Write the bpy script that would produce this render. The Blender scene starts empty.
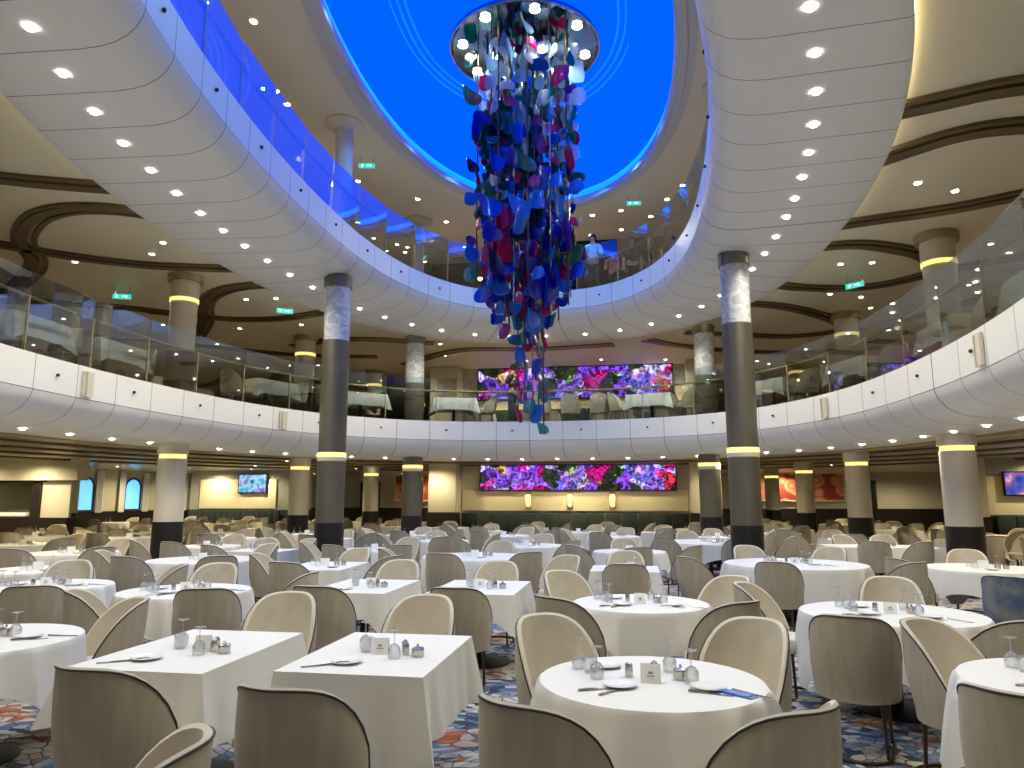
import bpy, bmesh, math, random
from math import sin, cos, pi, radians as R, sqrt
from mathutils import Vector, Matrix
random.seed(7)
scn = bpy.context.scene
COL = scn.collection

# ------------------------------------------------------------------ materials
def mat(name, col, rough=.6, metal=0., emis=None, es=1., spec=.5, noise=0., nscale=30., bump=0., bscale=60., sheen=0.):
    m = bpy.data.materials.new(name); m.use_nodes = True
    nt = m.node_tree; b = nt.nodes['Principled BSDF']
    b.inputs['Base Color'].default_value = (*col, 1); b.inputs['Roughness'].default_value = rough
    b.inputs['Metallic'].default_value = metal; b.inputs['Specular IOR Level'].default_value = spec
    if sheen: b.inputs['Sheen Weight'].default_value = sheen
    if emis: b.inputs['Emission Color'].default_value = (*emis, 1); b.inputs['Emission Strength'].default_value = es
    tc = nt.nodes.new('ShaderNodeTexCoord')
    if noise:
        n = nt.nodes.new('ShaderNodeTexNoise'); n.inputs['Scale'].default_value = nscale; n.inputs['Detail'].default_value = 4
        nt.links.new(tc.outputs['Object'], n.inputs['Vector'])
        mx = nt.nodes.new('ShaderNodeMix'); mx.data_type = 'RGBA'
        mx.inputs[6].default_value = (*[c * (1 - noise) for c in col], 1); mx.inputs[7].default_value = (*[min(1, c * (1 + noise)) for c in col], 1)
        nt.links.new(n.outputs['Fac'], mx.inputs[0]); nt.links.new(mx.outputs[2], b.inputs['Base Color'])
    if bump:
        n = nt.nodes.new('ShaderNodeTexNoise'); n.inputs['Scale'].default_value = bscale
        nt.links.new(tc.outputs['Object'], n.inputs['Vector'])
        bp = nt.nodes.new('ShaderNodeBump'); bp.inputs['Strength'].default_value = bump; bp.inputs['Distance'].default_value = .01
        nt.links.new(n.outputs['Fac'], bp.inputs['Height']); nt.links.new(bp.outputs['Normal'], b.inputs['Normal'])
    return m

def ramp(nt, stops, interp='LINEAR'):
    r = nt.nodes.new('ShaderNodeValToRGB'); e = r.color_ramp; e.interpolation = interp
    while len(e.elements) < len(stops): e.elements.new(.5)
    for q, (p, c) in zip(e.elements, stops): q.position = p; q.color = (*c, 1)
    return r

def glass_mat(name, tint=(1, 1, 1), refl=.12, rough=.02, white=0.):
    m = bpy.data.materials.new(name); m.use_nodes = True; nt = m.node_tree; nt.nodes.clear(); L = nt.links.new
    o = nt.nodes.new('ShaderNodeOutputMaterial'); tr = nt.nodes.new('ShaderNodeBsdfTransparent'); tr.inputs[0].default_value = (*tint, 1)
    g = nt.nodes.new('ShaderNodeBsdfGlossy'); g.inputs['Roughness'].default_value = rough
    lw = nt.nodes.new('ShaderNodeLayerWeight'); lw.inputs[0].default_value = .35
    mr = nt.nodes.new('ShaderNodeMapRange'); mr.inputs[3].default_value = refl; mr.inputs[4].default_value = .8
    L(lw.outputs['Facing'], mr.inputs[0])
    mx = nt.nodes.new('ShaderNodeMixShader'); L(mr.outputs[0], mx.inputs[0]); L(tr.outputs[0], mx.inputs[1]); L(g.outputs[0], mx.inputs[2])
    out = mx
    if white:
        d = nt.nodes.new('ShaderNodeBsdfDiffuse'); d.inputs[0].default_value = (.9, .92, .95, 1)
        m2 = nt.nodes.new('ShaderNodeMixShader'); m2.inputs[0].default_value = white; L(mx.outputs[0], m2.inputs[1]); L(d.outputs[0], m2.inputs[2]); out = m2
    L(out.outputs[0], o.inputs[0]); return m

def leaf_mat(name, col, clear=.35, glow=.25):
    m = bpy.data.materials.new(name); m.use_nodes = True; nt = m.node_tree; nt.nodes.clear(); L = nt.links.new
    o = nt.nodes.new('ShaderNodeOutputMaterial')
    d = nt.nodes.new('ShaderNodeBsdfDiffuse'); d.inputs[0].default_value = (*col, 1)
    t = nt.nodes.new('ShaderNodeBsdfTranslucent'); t.inputs[0].default_value = (*col, 1)
    tr = nt.nodes.new('ShaderNodeBsdfTransparent'); tr.inputs[0].default_value = (*[.3 + .7 * c for c in col], 1)
    g = nt.nodes.new('ShaderNodeBsdfGlossy'); g.inputs['Roughness'].default_value = .12
    a = nt.nodes.new('ShaderNodeMixShader'); a.inputs[0].default_value = .5; L(d.outputs[0], a.inputs[1]); L(t.outputs[0], a.inputs[2])
    b = nt.nodes.new('ShaderNodeMixShader'); b.inputs[0].default_value = clear; L(a.outputs[0], b.inputs[1]); L(tr.outputs[0], b.inputs[2])
    c = nt.nodes.new('ShaderNodeMixShader'); c.inputs[0].default_value = .1; L(b.outputs[0], c.inputs[1]); L(g.outputs[0], c.inputs[2])
    L(c.outputs[0], o.inputs[0]); return m

M = {}
M['cloth'] = mat('white_linen', (.74, .73, .70), .85, bump=.15, bscale=9)
M['fab_out'] = mat('taupe_velvet', (.39, .345, .265), .8, noise=.22, nscale=7, sheen=.12)
def streaks(m, k):
    nt = m.node_tree; mp = nt.nodes.new('ShaderNodeMapping'); mp.inputs['Scale'].default_value = k
    n = [n for n in nt.nodes if n.type == 'TEX_NOISE'][0]; tc = [n for n in nt.nodes if n.type == 'TEX_COORD'][0]
    nt.links.new(tc.outputs['Object'], mp.inputs['Vector']); nt.links.new(mp.outputs[0], n.inputs['Vector'])
streaks(M['fab_out'], (3.2, 3.2, .35))
M['fab_in'] = mat('sand_velvet', (.62, .56, .45), .8, noise=.14, nscale=8, sheen=.15)
M['piping'] = mat('dark_piping', (.02, .022, .025), .45)
M['bronze'] = mat('bronze_metal', (.13, .075, .045), .35, .85)
M['black'] = mat('black_metal', (.012, .012, .014), .4)
M['steel'] = mat('brushed_steel', (.55, .52, .46), .25, 1.)
M['china'] = mat('white_china', (.85, .85, .86), .15)
M['card'] = mat('white_card', (.92, .92, .9), .6)
M['ink'] = mat('grey_ink', (.3, .3, .3), .6)
M['blue_nap'] = mat('blue_print', (.1, .2, .6), .5, noise=.5, nscale=90)
M['glass'] = glass_mat('wine_glass', (.985, .99, .99), .06, .03, .10)
M['pane'] = glass_mat('railing_glass', (.86, .91, .9), .07, .01)
M['white'] = mat('ivory_panel', (.84, .83, .80), .42, noise=.02, nscale=.8)
M['seam'] = mat('dark_seam', (.13, .13, .12), .7)
M['beige'] = mat('beige_ceiling', (.80, .74, .56), .5, noise=.03, nscale=.6)
M['beige3'] = mat('satin_beige_ceiling', (.66, .60, .44), .22, noise=.04, nscale=.7)
M['ceil5'] = mat('stone_ceiling', (.80, .745, .62), .55, noise=.03, nscale=.6)
M['trimring'] = mat('pale_ceiling_trim', (.62, .62, .64), .4)
M['strip_d'] = mat('dark_bronze_strip', (.13, .09, .04), .35, .3)
M['strip_l'] = mat('light_bronze_strip', (.42, .34, .17), .35, .3)
M['colbronze'] = mat('gunmetal_cladding', (.21, .19, .145), .42, .75, noise=.15, nscale=2)
M['colbeige'] = mat('cream_column_cladding', (.66, .61, .50), .5, noise=.05, nscale=25)
M['plinth'] = mat('black_plinth', (.013, .011, .011), .35)
M['gold'] = mat('lit_amber_band', (.9, .75, .35), .5, emis=(1., .72, .22), es=1.3)
M['downlight'] = mat('lit_lens', (1, 1, 1), .5, emis=(1., .95, .82), es=30)
M['dl_rim'] = mat('downlight_rim', (.8, .78, .7), .3)
M['bluedome'] = mat('blue_dome_glow', (.0, .04, .3), .9, spec=0, emis=(.0, .118, 1.7), es=1.)  # dome emits evenly, in place of the cove light falling on it
M['bluetrim'] = mat('blue_trim_glow', (.0, .1, .4), .5, emis=(.0, .175, 1.7), es=1.)  # ribs carry the same glow in their colour, they are no lamps
M['cove'] = mat('blue_led_cove', (.1, .3, .9), .5, emis=(.0, .36, 3.), es=1.)
M['artframe'] = mat('cream_picture_frame', (.7, .62, .42), .4)
M['covewarm'] = mat('warm_led_cove', (1, .9, .6), .5, emis=(1., .82, .5), es=5.)
M['mirror'] = mat('dark_mirror', (.30, .31, .33), .07, 1.)
M['wallbeige'] = mat('cream_wall', (.60, .555, .43), .55, noise=.04, nscale=1.2)
M['wallcream'] = mat('lit_cream_panel', (.78, .70, .48), .45)
M['wallgrey'] = mat('grey_green_wall', (.36, .37, .33), .6)
M['wains'] = mat('dark_wainscot', (.022, .016, .014), .3)
M['darkteal'] = mat('dark_green_velvet', (.03, .045, .043), .7)
M['screenframe'] = mat('screen_frame', (.01, .01, .012), .3)
M['exit'] = mat('lit_green_sign', (.05, .6, .5), .4, emis=(.05, .62, .5), es=1.)
M['exitmark'] = mat('lit_white_mark', (1, 1, 1), .4, emis=(.9, 1, 1), es=1.2)
M['amberglass'] = mat('lit_amber_glass', (.9, .7, .35), .4, emis=(1., .72, .34), es=.9)
M['window'] = mat('bright_window', (.3, .6, .9), .2, emis=(.12, .55, 1.), es=1.1)
M['curtain'] = mat('white_curtain', (.75, .75, .72), .8)
M['skin'] = mat('skin', (.5, .3, .2), .6); M['hair'] = mat('dark_hair', (.015, .01, .008), .7)
M['shirt_w'] = mat('white_shirt', (.75, .78, .85), .8); M['cl_dark'] = mat('navy_clothes', (.012, .014, .03), .8)
M['cl_maroon'] = mat('maroon_top', (.05, .008, .014), .8); M['cl_orange'] = mat('orange_top', (.6, .1, .03), .8)
M['jean'] = mat('dark_jeans', (.01, .012, .02), .8); M['shoe'] = mat('white_shoes', (.6, .6, .6), .6)
M['bag'] = mat('grey_bag', (.3, .32, .36), .7)

def blue_velvet():
    m = mat('blue_stained_velvet', (.1, .15, .25), .75); nt = m.node_tree; L = nt.links.new
    n = nt.nodes.new('ShaderNodeTexNoise'); n.inputs['Scale'].default_value = 5; n.inputs['Detail'].default_value = 5
    tc = nt.nodes.new('ShaderNodeTexCoord'); L(tc.outputs['Object'], n.inputs['Vector'])
    r = ramp(nt, [(.38, (.25, .24, .22)), (.5, (.16, .19, .23)), (.62, (.07, .11, .2))]); L(n.outputs['Fac'], r.inputs[0])
    L(r.outputs[0], nt.nodes['Principled BSDF'].inputs['Base Color']); return m
M['fab_blue'] = blue_velvet()

def marble():
    m = mat('pale_marble', (.7, .73, .78), .25); nt = m.node_tree; L = nt.links.new
    n = nt.nodes.new('ShaderNodeTexNoise'); n.inputs['Scale'].default_value = 3; n.inputs['Detail'].default_value = 8; n.inputs['Distortion'].default_value = 1.5
    tc = nt.nodes.new('ShaderNodeTexCoord'); L(tc.outputs['Object'], n.inputs['Vector'])
    r = ramp(nt, [(.35, (.62, .64, .66)), (.5, (.42, .44, .46)), (.56, (.70, .71, .72)), (.7, (.5, .52, .54))]); L(n.outputs['Fac'], r.inputs[0])
    L(r.outputs[0], nt.nodes['Principled BSDF'].inputs['Base Color']); return m
M['marble'] = marble()

def carpet():
    m = mat('patterned_carpet', (.5, .5, .5), .95); nt = m.node_tree; L = nt.links.new
    tc = nt.nodes.new('ShaderNodeTexCoord'); nz = nt.nodes.new('ShaderNodeTexNoise'); nz.inputs['Scale'].default_value = 1.3
    L(tc.outputs['Object'], nz.inputs['Vector'])
    add = nt.nodes.new('ShaderNodeVectorMath'); add.operation = 'MULTIPLY_ADD'; add.inputs[1].default_value = (.5, .5, 0)
    L(nz.outputs['Color'], add.inputs[0]); L(tc.outputs['Object'], add.inputs[2])
    rot = nt.nodes.new('ShaderNodeMapping'); rot.inputs['Rotation'].default_value = (0, 0, .5); rot.inputs['Scale'].default_value = (10, 15, 1); L(add.outputs[0], rot.inputs[0])
    v = nt.nodes.new('ShaderNodeTexVoronoi'); v.voronoi_dimensions = '2D'; v.inputs['Scale'].default_value = 1.; L(rot.outputs[0], v.inputs['Vector'])
    e = nt.nodes.new('ShaderNodeTexVoronoi'); e.voronoi_dimensions = '2D'; e.feature = 'DISTANCE_TO_EDGE'; e.inputs['Scale'].default_value = 1.; L(rot.outputs[0], e.inputs['Vector'])
    sp = nt.nodes.new('ShaderNodeSeparateColor'); L(v.outputs['Color'], sp.inputs[0])
    big = nt.nodes.new('ShaderNodeTexNoise'); big.inputs['Scale'].default_value = 1.1; big.inputs['Detail'].default_value = 3; L(tc.outputs['Object'], big.inputs['Vector'])
    cool = ramp(nt, [(0, (.03, .05, .10)), (.2, (.10, .16, .28)), (.4, (.42, .42, .40)), (.62, (.55, .53, .47)), (.82, (.2, .25, .32))], 'CONSTANT')
    warm = ramp(nt, [(0, (.42, .13, .05)), (.16, (.5, .49, .45)), (.5, (.30, .09, .04)), (.6, (.42, .34, .27)), (.85, (.09, .10, .16))], 'CONSTANT')
    L(sp.outputs[0], cool.inputs[0]); L(sp.outputs[0], warm.inputs[0])
    st = ramp(nt, [(.50, (0, 0, 0)), (.56, (1, 1, 1))]); L(big.outputs['Fac'], st.inputs[0])
    mx = nt.nodes.new('ShaderNodeMix'); mx.data_type = 'RGBA'; L(st.outputs[0], mx.inputs[0]); L(cool.outputs[0], mx.inputs[6]); L(warm.outputs[0], mx.inputs[7])
    er = ramp(nt, [(.02, (0, 0, 0)), (.07, (1, 1, 1))]); L(e.outputs['Distance'], er.inputs[0])
    m2 = nt.nodes.new('ShaderNodeMix'); m2.data_type = 'RGBA'; m2.inputs[6].default_value = (.03, .03, .035, 1); L(er.outputs[0], m2.inputs[0]); L(mx.outputs[2], m2.inputs[7])
    L(m2.outputs[2], nt.nodes['Principled BSDF'].inputs['Base Color']); return m
M['carpet'] = carpet()
M['carpet_up'] = mat('upper_carpet', (.16, .13, .11), .95)

def led():
    m = mat('floral_led_picture', (0, 0, 0), .3); nt = m.node_tree; L = nt.links.new; b = nt.nodes['Principled BSDF']
    tc = nt.nodes.new('ShaderNodeTexCoord'); nz = nt.nodes.new('ShaderNodeTexNoise'); nz.inputs['Scale'].default_value = 1.6; nz.inputs['Detail'].default_value = 3
    L(tc.outputs['Object'], nz.inputs['Vector'])
    add = nt.nodes.new('ShaderNodeVectorMath'); add.operation = 'MULTIPLY_ADD'; add.inputs[1].default_value = (1.1, 0, 1.1); L(nz.outputs['Color'], add.inputs[0]); L(tc.outputs['Object'], add.inputs[2])
    mp = nt.nodes.new('ShaderNodeMapping'); mp.inputs['Scale'].default_value = (1.9, 1, 2.5); L(add.outputs[0], mp.inputs[0])
    v = nt.nodes.new('ShaderNodeTexVoronoi'); v.inputs['Scale'].default_value = 1.; v.inputs['Randomness'].default_value = 1; L(mp.outputs[0], v.inputs['Vector'])
    sp = nt.nodes.new('ShaderNodeSeparateColor'); L(v.outputs['Color'], sp.inputs[0])
    r = ramp(nt, [(0, (.22, .05, .75)), (.2, (.35, .16, .95)), (.36, (.55, .0, .22)), (.44, (.02, .03, .02)), (.56, (.12, .12, .72)), (.66, (.6, .04, .45)), (.76, (.5, .42, .85)), (.86, (.22, .5, .08)), (.92, (.65, .38, .04)), (.96, (.5, .02, .05))], 'CONSTANT')
    L(sp.outputs[0], r.inputs[0])
    w = nt.nodes.new('ShaderNodeTexNoise'); w.inputs['Scale'].default_value = 5; w.inputs['Detail'].default_value = 5; w.inputs['Distortion'].default_value = 1.6; L(tc.outputs['Object'], w.inputs['Vector'])
    wr = ramp(nt, [(.38, (.04, .04, .05)), (.5, (.7, .7, .7)), (.64, (2.6, 2.6, 2.7))]); L(w.outputs['Fac'], wr.inputs[0])
    mx = nt.nodes.new('ShaderNodeMix'); mx.data_type = 'RGBA'; mx.blend_type = 'MULTIPLY'; mx.inputs[0].default_value = 1; L(r.outputs[0], mx.inputs[6]); L(wr.outputs[0], mx.inputs[7])
    L(mx.outputs[2], b.inputs['Emission Color']); b.inputs['Emission Strength'].default_value = .85; return m
M['led'] = led()
def tvpic(name, cols, sc=3.):
    m = mat(name, (0, 0, 0), .3); nt = m.node_tree; L = nt.links.new; b = nt.nodes['Principled BSDF']
    tc = nt.nodes.new('ShaderNodeTexCoord'); n = nt.nodes.new('ShaderNodeTexNoise'); n.inputs['Scale'].default_value = sc; n.inputs['Detail'].default_value = 3
    L(tc.outputs['Object'], n.inputs['Vector']); k = len(cols)
    r = ramp(nt, [(.3 + .4 * i / (k - 1), c) for i, c in enumerate(cols)], 'EASE'); L(n.outputs['Fac'], r.inputs[0]); L(r.outputs[0], b.inputs['Emission Color']); b.inputs['Emission Strength'].default_value = .95; return m
M['tv1'] = tvpic('seascape_screen', [(.02, .1, .3), (.1, .5, .8), (.5, .8, .95), (.25, .3, .8), (.4, .1, .5)])
M['tv2'] = tvpic('blue_screen', [(.02, .04, .3), (.05, .1, .5), (.5, .1, .3), (.4, .7, .9)])
def art():
    m = mat('orange_floral_mural', (.5, .15, .06), .6); nt = m.node_tree; L = nt.links.new
    tc = nt.nodes.new('ShaderNodeTexCoord'); v = nt.nodes.new('ShaderNodeTexVoronoi'); v.inputs['Scale'].default_value = 1.6; L(tc.outputs['Object'], v.inputs['Vector'])
    r = ramp(nt, [(0, (.8, .6, .35)), (.25, (.55, .12, .05)), (.45, (.7, .35, .2)), (.6, (.35, .05, .03))]); L(v.outputs['Distance'], r.inputs[0]); L(r.outputs[0], nt.nodes['Principled BSDF'].inputs['Base Color']); return m
M['art'] = art()

# ------------------------------------------------------------------ mesh builder
class MB:
    def __init__(s): s.v = []; s.f = []; s.m = []
    def quad_grid(s, rows, closed=False, mi=0, flip=False):
        b = len(s.v); nr = len(rows); nc = len(rows[0])
        for r in rows: s.v.extend([tuple(p) for p in r])
        for i in range(nr - 1):
            for j in range(nc if closed else nc - 1):
                k = (j + 1) % nc
                q = (b + i * nc + j, b + i * nc + k, b + (i + 1) * nc + k, b + (i + 1) * nc + j)
                s.f.append(q[::-1] if flip else q); s.m.append(mi(i, j) if callable(mi) else mi)
        return b
    def poly(s, pts, mi=0):
        b = len(s.v); s.v.extend([tuple(p) for p in pts]); s.f.append(tuple(range(b, b + len(pts)))); s.m.append(mi)
    def lathe(s, prof, n=24, c=(0, 0, 0), mi=0, cap=True, sx=1, sy=1):
        rows = [[(c[0] + sx * r * cos(2 * pi * j / n), c[1] + sy * r * sin(2 * pi * j / n), c[2] + z) for j in range(n)] for r, z in prof]
        s.quad_grid(rows, True, mi)
        if cap:
            if prof[0][0] > 1e-4: s.poly(rows[0][::-1], mi)
            if prof[-1][0] > 1e-4: s.poly(rows[-1], mi)
    def box(s, x0, x1, y0, y1, z0, z1, mi=0, M4=None):
        p = [Vector(q) for q in [(x0, y0, z0), (x1, y0, z0), (x1, y1, z0), (x0, y1, z0), (x0, y0, z1), (x1, y0, z1), (x1, y1, z1), (x0, y1, z1)]]
        if M4: p = [M4 @ q for q in p]
        b = len(s.v); s.v.extend([tuple(q) for q in p])
        for f in [(3, 2, 1, 0), (4, 5, 6, 7), (0, 1, 5, 4), (1, 2, 6, 5), (2, 3, 7, 6), (3, 0, 4, 7)]:
            s.f.append(tuple(b + i for i in f)); s.m.append(mi)
    def tube(s, pts, r, n=8, mi=0, closed=False):
        pts = [Vector(p) for p in pts]; rows = []; N = len(pts); prev = None
        for i, p in enumerate(pts):
            a = pts[(i - 1) % N] if (closed or i > 0) else p; c = pts[(i + 1) % N] if (closed or i < N - 1) else p
            t = (c - a).normalized(); up = Vector((0, 0, 1)) if abs(t.z) < .9 else Vector((1, 0, 0))
            if prev is not None: up = prev
            x = t.cross(up).normalized(); y = x.cross(t).normalized(); prev = y
            rr = r[i] if isinstance(r, (list, tuple)) else r
            rows.append([p + rr * (cos(2 * pi * k / n) * x + sin(2 * pi * k / n) * y) for k in range(n)])
        if closed: rows.append(rows[0])
        s.quad_grid(rows, True, mi)
        if not closed: s.poly(rows[0][::-1], mi); s.poly(rows[-1], mi)
    def build(s, name, mats, parent=None, smooth=True, loc=None, bevel=0):
        me = bpy.data.meshes.new(name); me.from_pydata(s.v, [], s.f)
        for m in (mats if isinstance(mats, (list, tuple)) else [mats]): me.materials.append(m)
        me.polygons.foreach_set('material_index', s.m)
        if smooth:
            me.polygons.foreach_set('use_smooth', [True] * len(me.polygons))
        bm = bmesh.new(); bm.from_mesh(me); bmesh.ops.remove_doubles(bm, verts=bm.verts, dist=1e-5)
        bmesh.ops.recalc_face_normals(bm, faces=bm.faces)
        if bevel: bmesh.ops.bevel(bm, geom=list(bm.edges), offset=bevel, segments=2, affect='EDGES', profile=.6)
        if smooth:
            for e in bm.edges:
                if len(e.link_faces) == 2 and e.calc_face_angle(0) > .7: e.smooth = False
        bm.to_mesh(me); bm.free(); me.update()
        o = bpy.data.objects.new(name, me); COL.objects.link(o)
        if parent: o.parent = parent
        if loc: o.location = loc
        return o

def tag(o, label, cat, group=None):
    o['label'] = label; o['category'] = cat
    if group: o['group'] = group
    return o
def struct(o): o['kind'] = 'structure'; return o
def empty(name, loc=(0, 0, 0), rz=0):
    o = bpy.data.objects.new(name, None); o.location = loc; o.rotation_euler = (0, 0, rz); o.empty_display_size = .1; COL.objects.link(o); return o
KIDS = {}
def kids(o): 
    if o not in KIDS: KIDS[o] = [c for c in COL.objects if c.parent == o]
    return KIDS[o]
def dup(o, loc=None, rz=None, parent=None):
    c = o.copy(); COL.objects.link(c)
    for k in ('group', 'label'):
        if k in c and parent is None: del c[k]
    if parent: c.parent = parent
    if loc is not None: c.location = loc
    if rz is not None: c.rotation_euler = (0, 0, rz)
    for ch in kids(o): dup(ch, parent=c)
    return c
class Proto:      # first use moves the original itself, later uses copy it
    def __init__(s, root): s.r = root; s.used = False
    def put(s, loc, rz, label, cat, group=None):
        if s.used: o = dup(s.r)
        else: kids(s.r); [kids(c) for c in kids(s.r)]; o = s.r; s.used = True
        o.location = loc; o.rotation_euler = (0, 0, rz)
        return tag(o, label, cat, group)

# ------------------------------------------------------------------ plan of the atrium (x to starboard, y along the room)
CX = -2.15
def sgnp(v, p): return math.copysign(abs(v) ** p, v)
def oval(a, bf, bn, cy, nf=2.3, nn=2.0, cx=CX):
    def f(th):
        c, s = cos(th), sin(th)
        n = nf if s >= 0 else nn; b = bf if s >= 0 else bn
        return Vector((cx + a * sgnp(c, 2 / n), cy + b * sgnp(s, 2 / n), 0))
    return f
def resample(f, N, fine=1440):
    P = [f(2 * pi * i / fine) for i in range(fine)]; d = [0]
    for i in range(fine): d.append(d[-1] + (P[(i + 1) % fine] - P[i]).length)
    out = []; k = 0
    for j in range(N):
        t = d[-1] * j / N
        while d[k + 1] < t: k += 1
        out.append((k + (t - d[k]) / max(1e-9, d[k + 1] - d[k])) * 2 * pi / fine)
    return out
R1 = oval(6.45, 8.35, 11.4, 11.1, 2.5); R1o = oval(8.3, 10.3, 13.4, 11.1, 2.4)
R2 = oval(3.45, 6.3, 10.2, 12.4, 2.4); R2o = oval(5.78, 8.75, 9.9, 12.0, 2.35)
T1, T2 = 3.72, 7.15
Z3, Z4, Z5 = 2.85, 6.42, 9.7

def balcony(name, fi, fo, top, N, ceilz):
    ths = resample(fi, N); e = .0013 * (57 / N)
    angs = []; flags = []
    sub = 4
    for i in range(N):
        a0 = ths[i]; a1 = ths[(i + 1) % N] + (2 * pi if i == N - 1 else 0)
        w = .011 / max(.2, (fi(a1) - fi(a0)).length) * (a1 - a0)
        angs.append(a0); flags.append(1)
        for k in range(sub): angs.append(a0 + w + (a1 - a0 - w) * k / sub); flags.append(0)
    prof = [(0, .45, -.03), (0, .45, 0), (0, 0, 0), (0, 0, -.51), (0, .012, -.51), (0, .012, -.522), (0, 0, -.522), (0, .02, -.60), (0, .07, -.70), (0, .16, -.80), (0, .29, -.875), (0, .45, -.92), (0, .65, -.945)]
    n0 = len(prof)
    rows = []
    for k, (q, o, z) in enumerate(prof):
        row = []
        for a in angs:
            p = fi(a); r = fo(a); d = (r - p); L = d.length; d = d / L
            row.append((p.x + d.x * o, p.y + d.y * o, top + z))
        rows.append(row)
    for q, z in [(.5, -.965), (.75, -.975), (.97, -.98), (1., -.96), (1.0, ceilz - top + .05)]:
        row = []
        for a in angs:
            p = fi(a); r = fo(a); d = (r - p); L = d.length; d = d / L
            o = .65 + (L - .65) * q
            row.append((p.x + d.x * o, p.y + d.y * o, top + z))
        rows.append(row)
    nr = len(rows)
    mb = MB(); o1 = [(x + (x - CX) * .002, y + (y - 11.5) * .002, z + .05) for x, y, z in rows[-2]]; mb.quad_grid([[(x, y, ceilz - .07) for x, y, z in o1], [(x, y, ceilz - .01) for x, y, z in o1]], True); struct(mb.build('trim_cove', M['covewarm']))
    mb = MB(); mb.quad_grid(rows, True, lambda i, j: 1 if (flags[j] and 2 <= i < nr - 2) or i == 4 else 0)
    return struct(mb.build(name, [M['white'], M['seam']])), ths

def annulus(name, f, z, rect, m, N=240, th=.04):
    x0, x1, y0, y1 = rect; c = Vector((CX, 11.5, 0)); inner = []; outer = []
    for i in range(N):
        p = f(2 * pi * i / N); d = (p - c); tx = ((x1 if d.x > 0 else x0) - c.x) / d.x if abs(d.x) > 1e-6 else 1e9
        ty = ((y1 if d.y > 0 else y0) - c.y) / d.y if abs(d.y) > 1e-6 else 1e9
        t = max(1.001, min(tx, ty)); inner.append(p); outer.append(c + d * t)
    for X in (x0, x1):
        for Y in (y0, y1):
            k = min(range(N), key=lambda i: (outer[i] - Vector((X, Y, 0))).length); outer[k] = Vector((X, Y, 0))
    rows = [[(p.x, p.y, z + th) for p in inner], [(p.x, p.y, z) for p in inner], [(p.x, p.y, z) for p in outer], [(p.x, p.y, z + th) for p in outer], [(p.x, p.y, z + th) for p in inner]]
    mb = MB(); mb.quad_grid(rows, True); return struct(mb.build(name, m, smooth=False))

RECT = (-22, 18, -8, 37)
b1, th1 = balcony('wall_lower_balcony', R1, R1o, T1, 58, Z3)
b2, th2 = balcony('wall_upper_balcony', R2, R2o, T2, 50, Z4)
annulus('ceiling_lower', R1o, Z3, RECT, M['beige3'])
annulus('ceiling_middle', R2o, Z4, RECT, M['beige'])
annulus('floor_middle', oval(6.75, 8.65, 11.7, 11.1, 2.5), T1 - .05, RECT, M['carpet_up'], th=.045)
annulus('floor_upper', oval(3.75, 6.6, 10.5, 12.4, 2.4), T2 - .05, RECT, M['carpet_up'], th=.045)
DOME = oval(3.05, 5.9, 7.6, 13.0, 2.15, cx=-2.07)
annulus('ceiling_upper', DOME, Z5, RECT, M['ceil5'])
mb = MB(); mb.box(-22, 18, -8, 37, -.1, 0); struct(mb.build('floor', M['carpet'], smooth=False))

# studs on the balcony fronts (parts of the fronts)
for f, ths, top, par in ((R1, th1, T1, b1), (R2, th2, T2, b2)):
    for i in range(0, len(ths), 2):
        a = (ths[i] + ths[(i + 1) % len(ths)]) / 2 if i < len(ths) - 1 else ths[i] + .02
        p = f(a)
        if p.y < 5: continue
        q = f(a + .01); n = Vector(((q - p).y, -(q - p).x, 0)).normalized()
        mb = MB(); mb.lathe([(0, -.025), (.02, -.02), (.026, 0), (.02, .02), (0, .025)], 10, (p.x + n.x * -.02, p.y - n.y * .02, top - .24))
        o = mb.build('stud', M['black'], par)

# dome over the atrium
def dome():
    N = 120; angs = [2 * pi * i / N for i in range(N)]
    c = Vector((-2.07, 13, 0))
    def ring(k, z, off=0):
        out = []
        for a in angs:
            p = DOME(a); d = (p - c); L = d.length; out.append((c.x + d.x * (k + off / L), c.y + d.y * (k + off / L), z))
        return out
    # stepped pale trim round the opening, hanging just under the ceiling
    mb = MB(); mb.quad_grid([ring(1, Z5 + .06, .36), ring(1, Z5 - .03, .36), ring(1, Z5 - .03, .22), ring(1, Z5 - .07, .2), ring(1, Z5 - .07, .08), ring(1, Z5 - .03, .06), ring(1, Z5 - .03, -.02), ring(1, Z5 + .1, -.04)], True)
    struct(mb.build('trim_1', M['trimring']))
    mb = MB(); mb.quad_grid([ring(1, Z5 + .1, -.04), ring(1, Z5 + .16, .02), ring(1, Z5 + .26, .06), ring(1, Z5 + .30, .02)], True)
    struct(mb.build('trim_2', M['cove']))
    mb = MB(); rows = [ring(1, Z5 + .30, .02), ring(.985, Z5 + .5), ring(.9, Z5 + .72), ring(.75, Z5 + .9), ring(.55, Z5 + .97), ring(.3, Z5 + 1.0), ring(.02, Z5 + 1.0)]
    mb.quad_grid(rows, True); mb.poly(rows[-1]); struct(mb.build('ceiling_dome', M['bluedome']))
    # raised oval ribs inside the dome
    g = oval(1.95, 2.9, 4.4, 12.4, 2, cx=-2.0); 
    for k, rr in enumerate((1., 1.07, 1.14)):
        c2 = Vector((-2., 12.4, 0)); pts = [c2 + (g(a) - c2) * rr for a in angs]
        mb = MB(); mb.tube([(p.x, p.y, Z5 + .93) for p in pts], .025, 6, closed=True); struct(mb.build('trim_%d' % (3 + k), M['bluetrim']))
dome()

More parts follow.
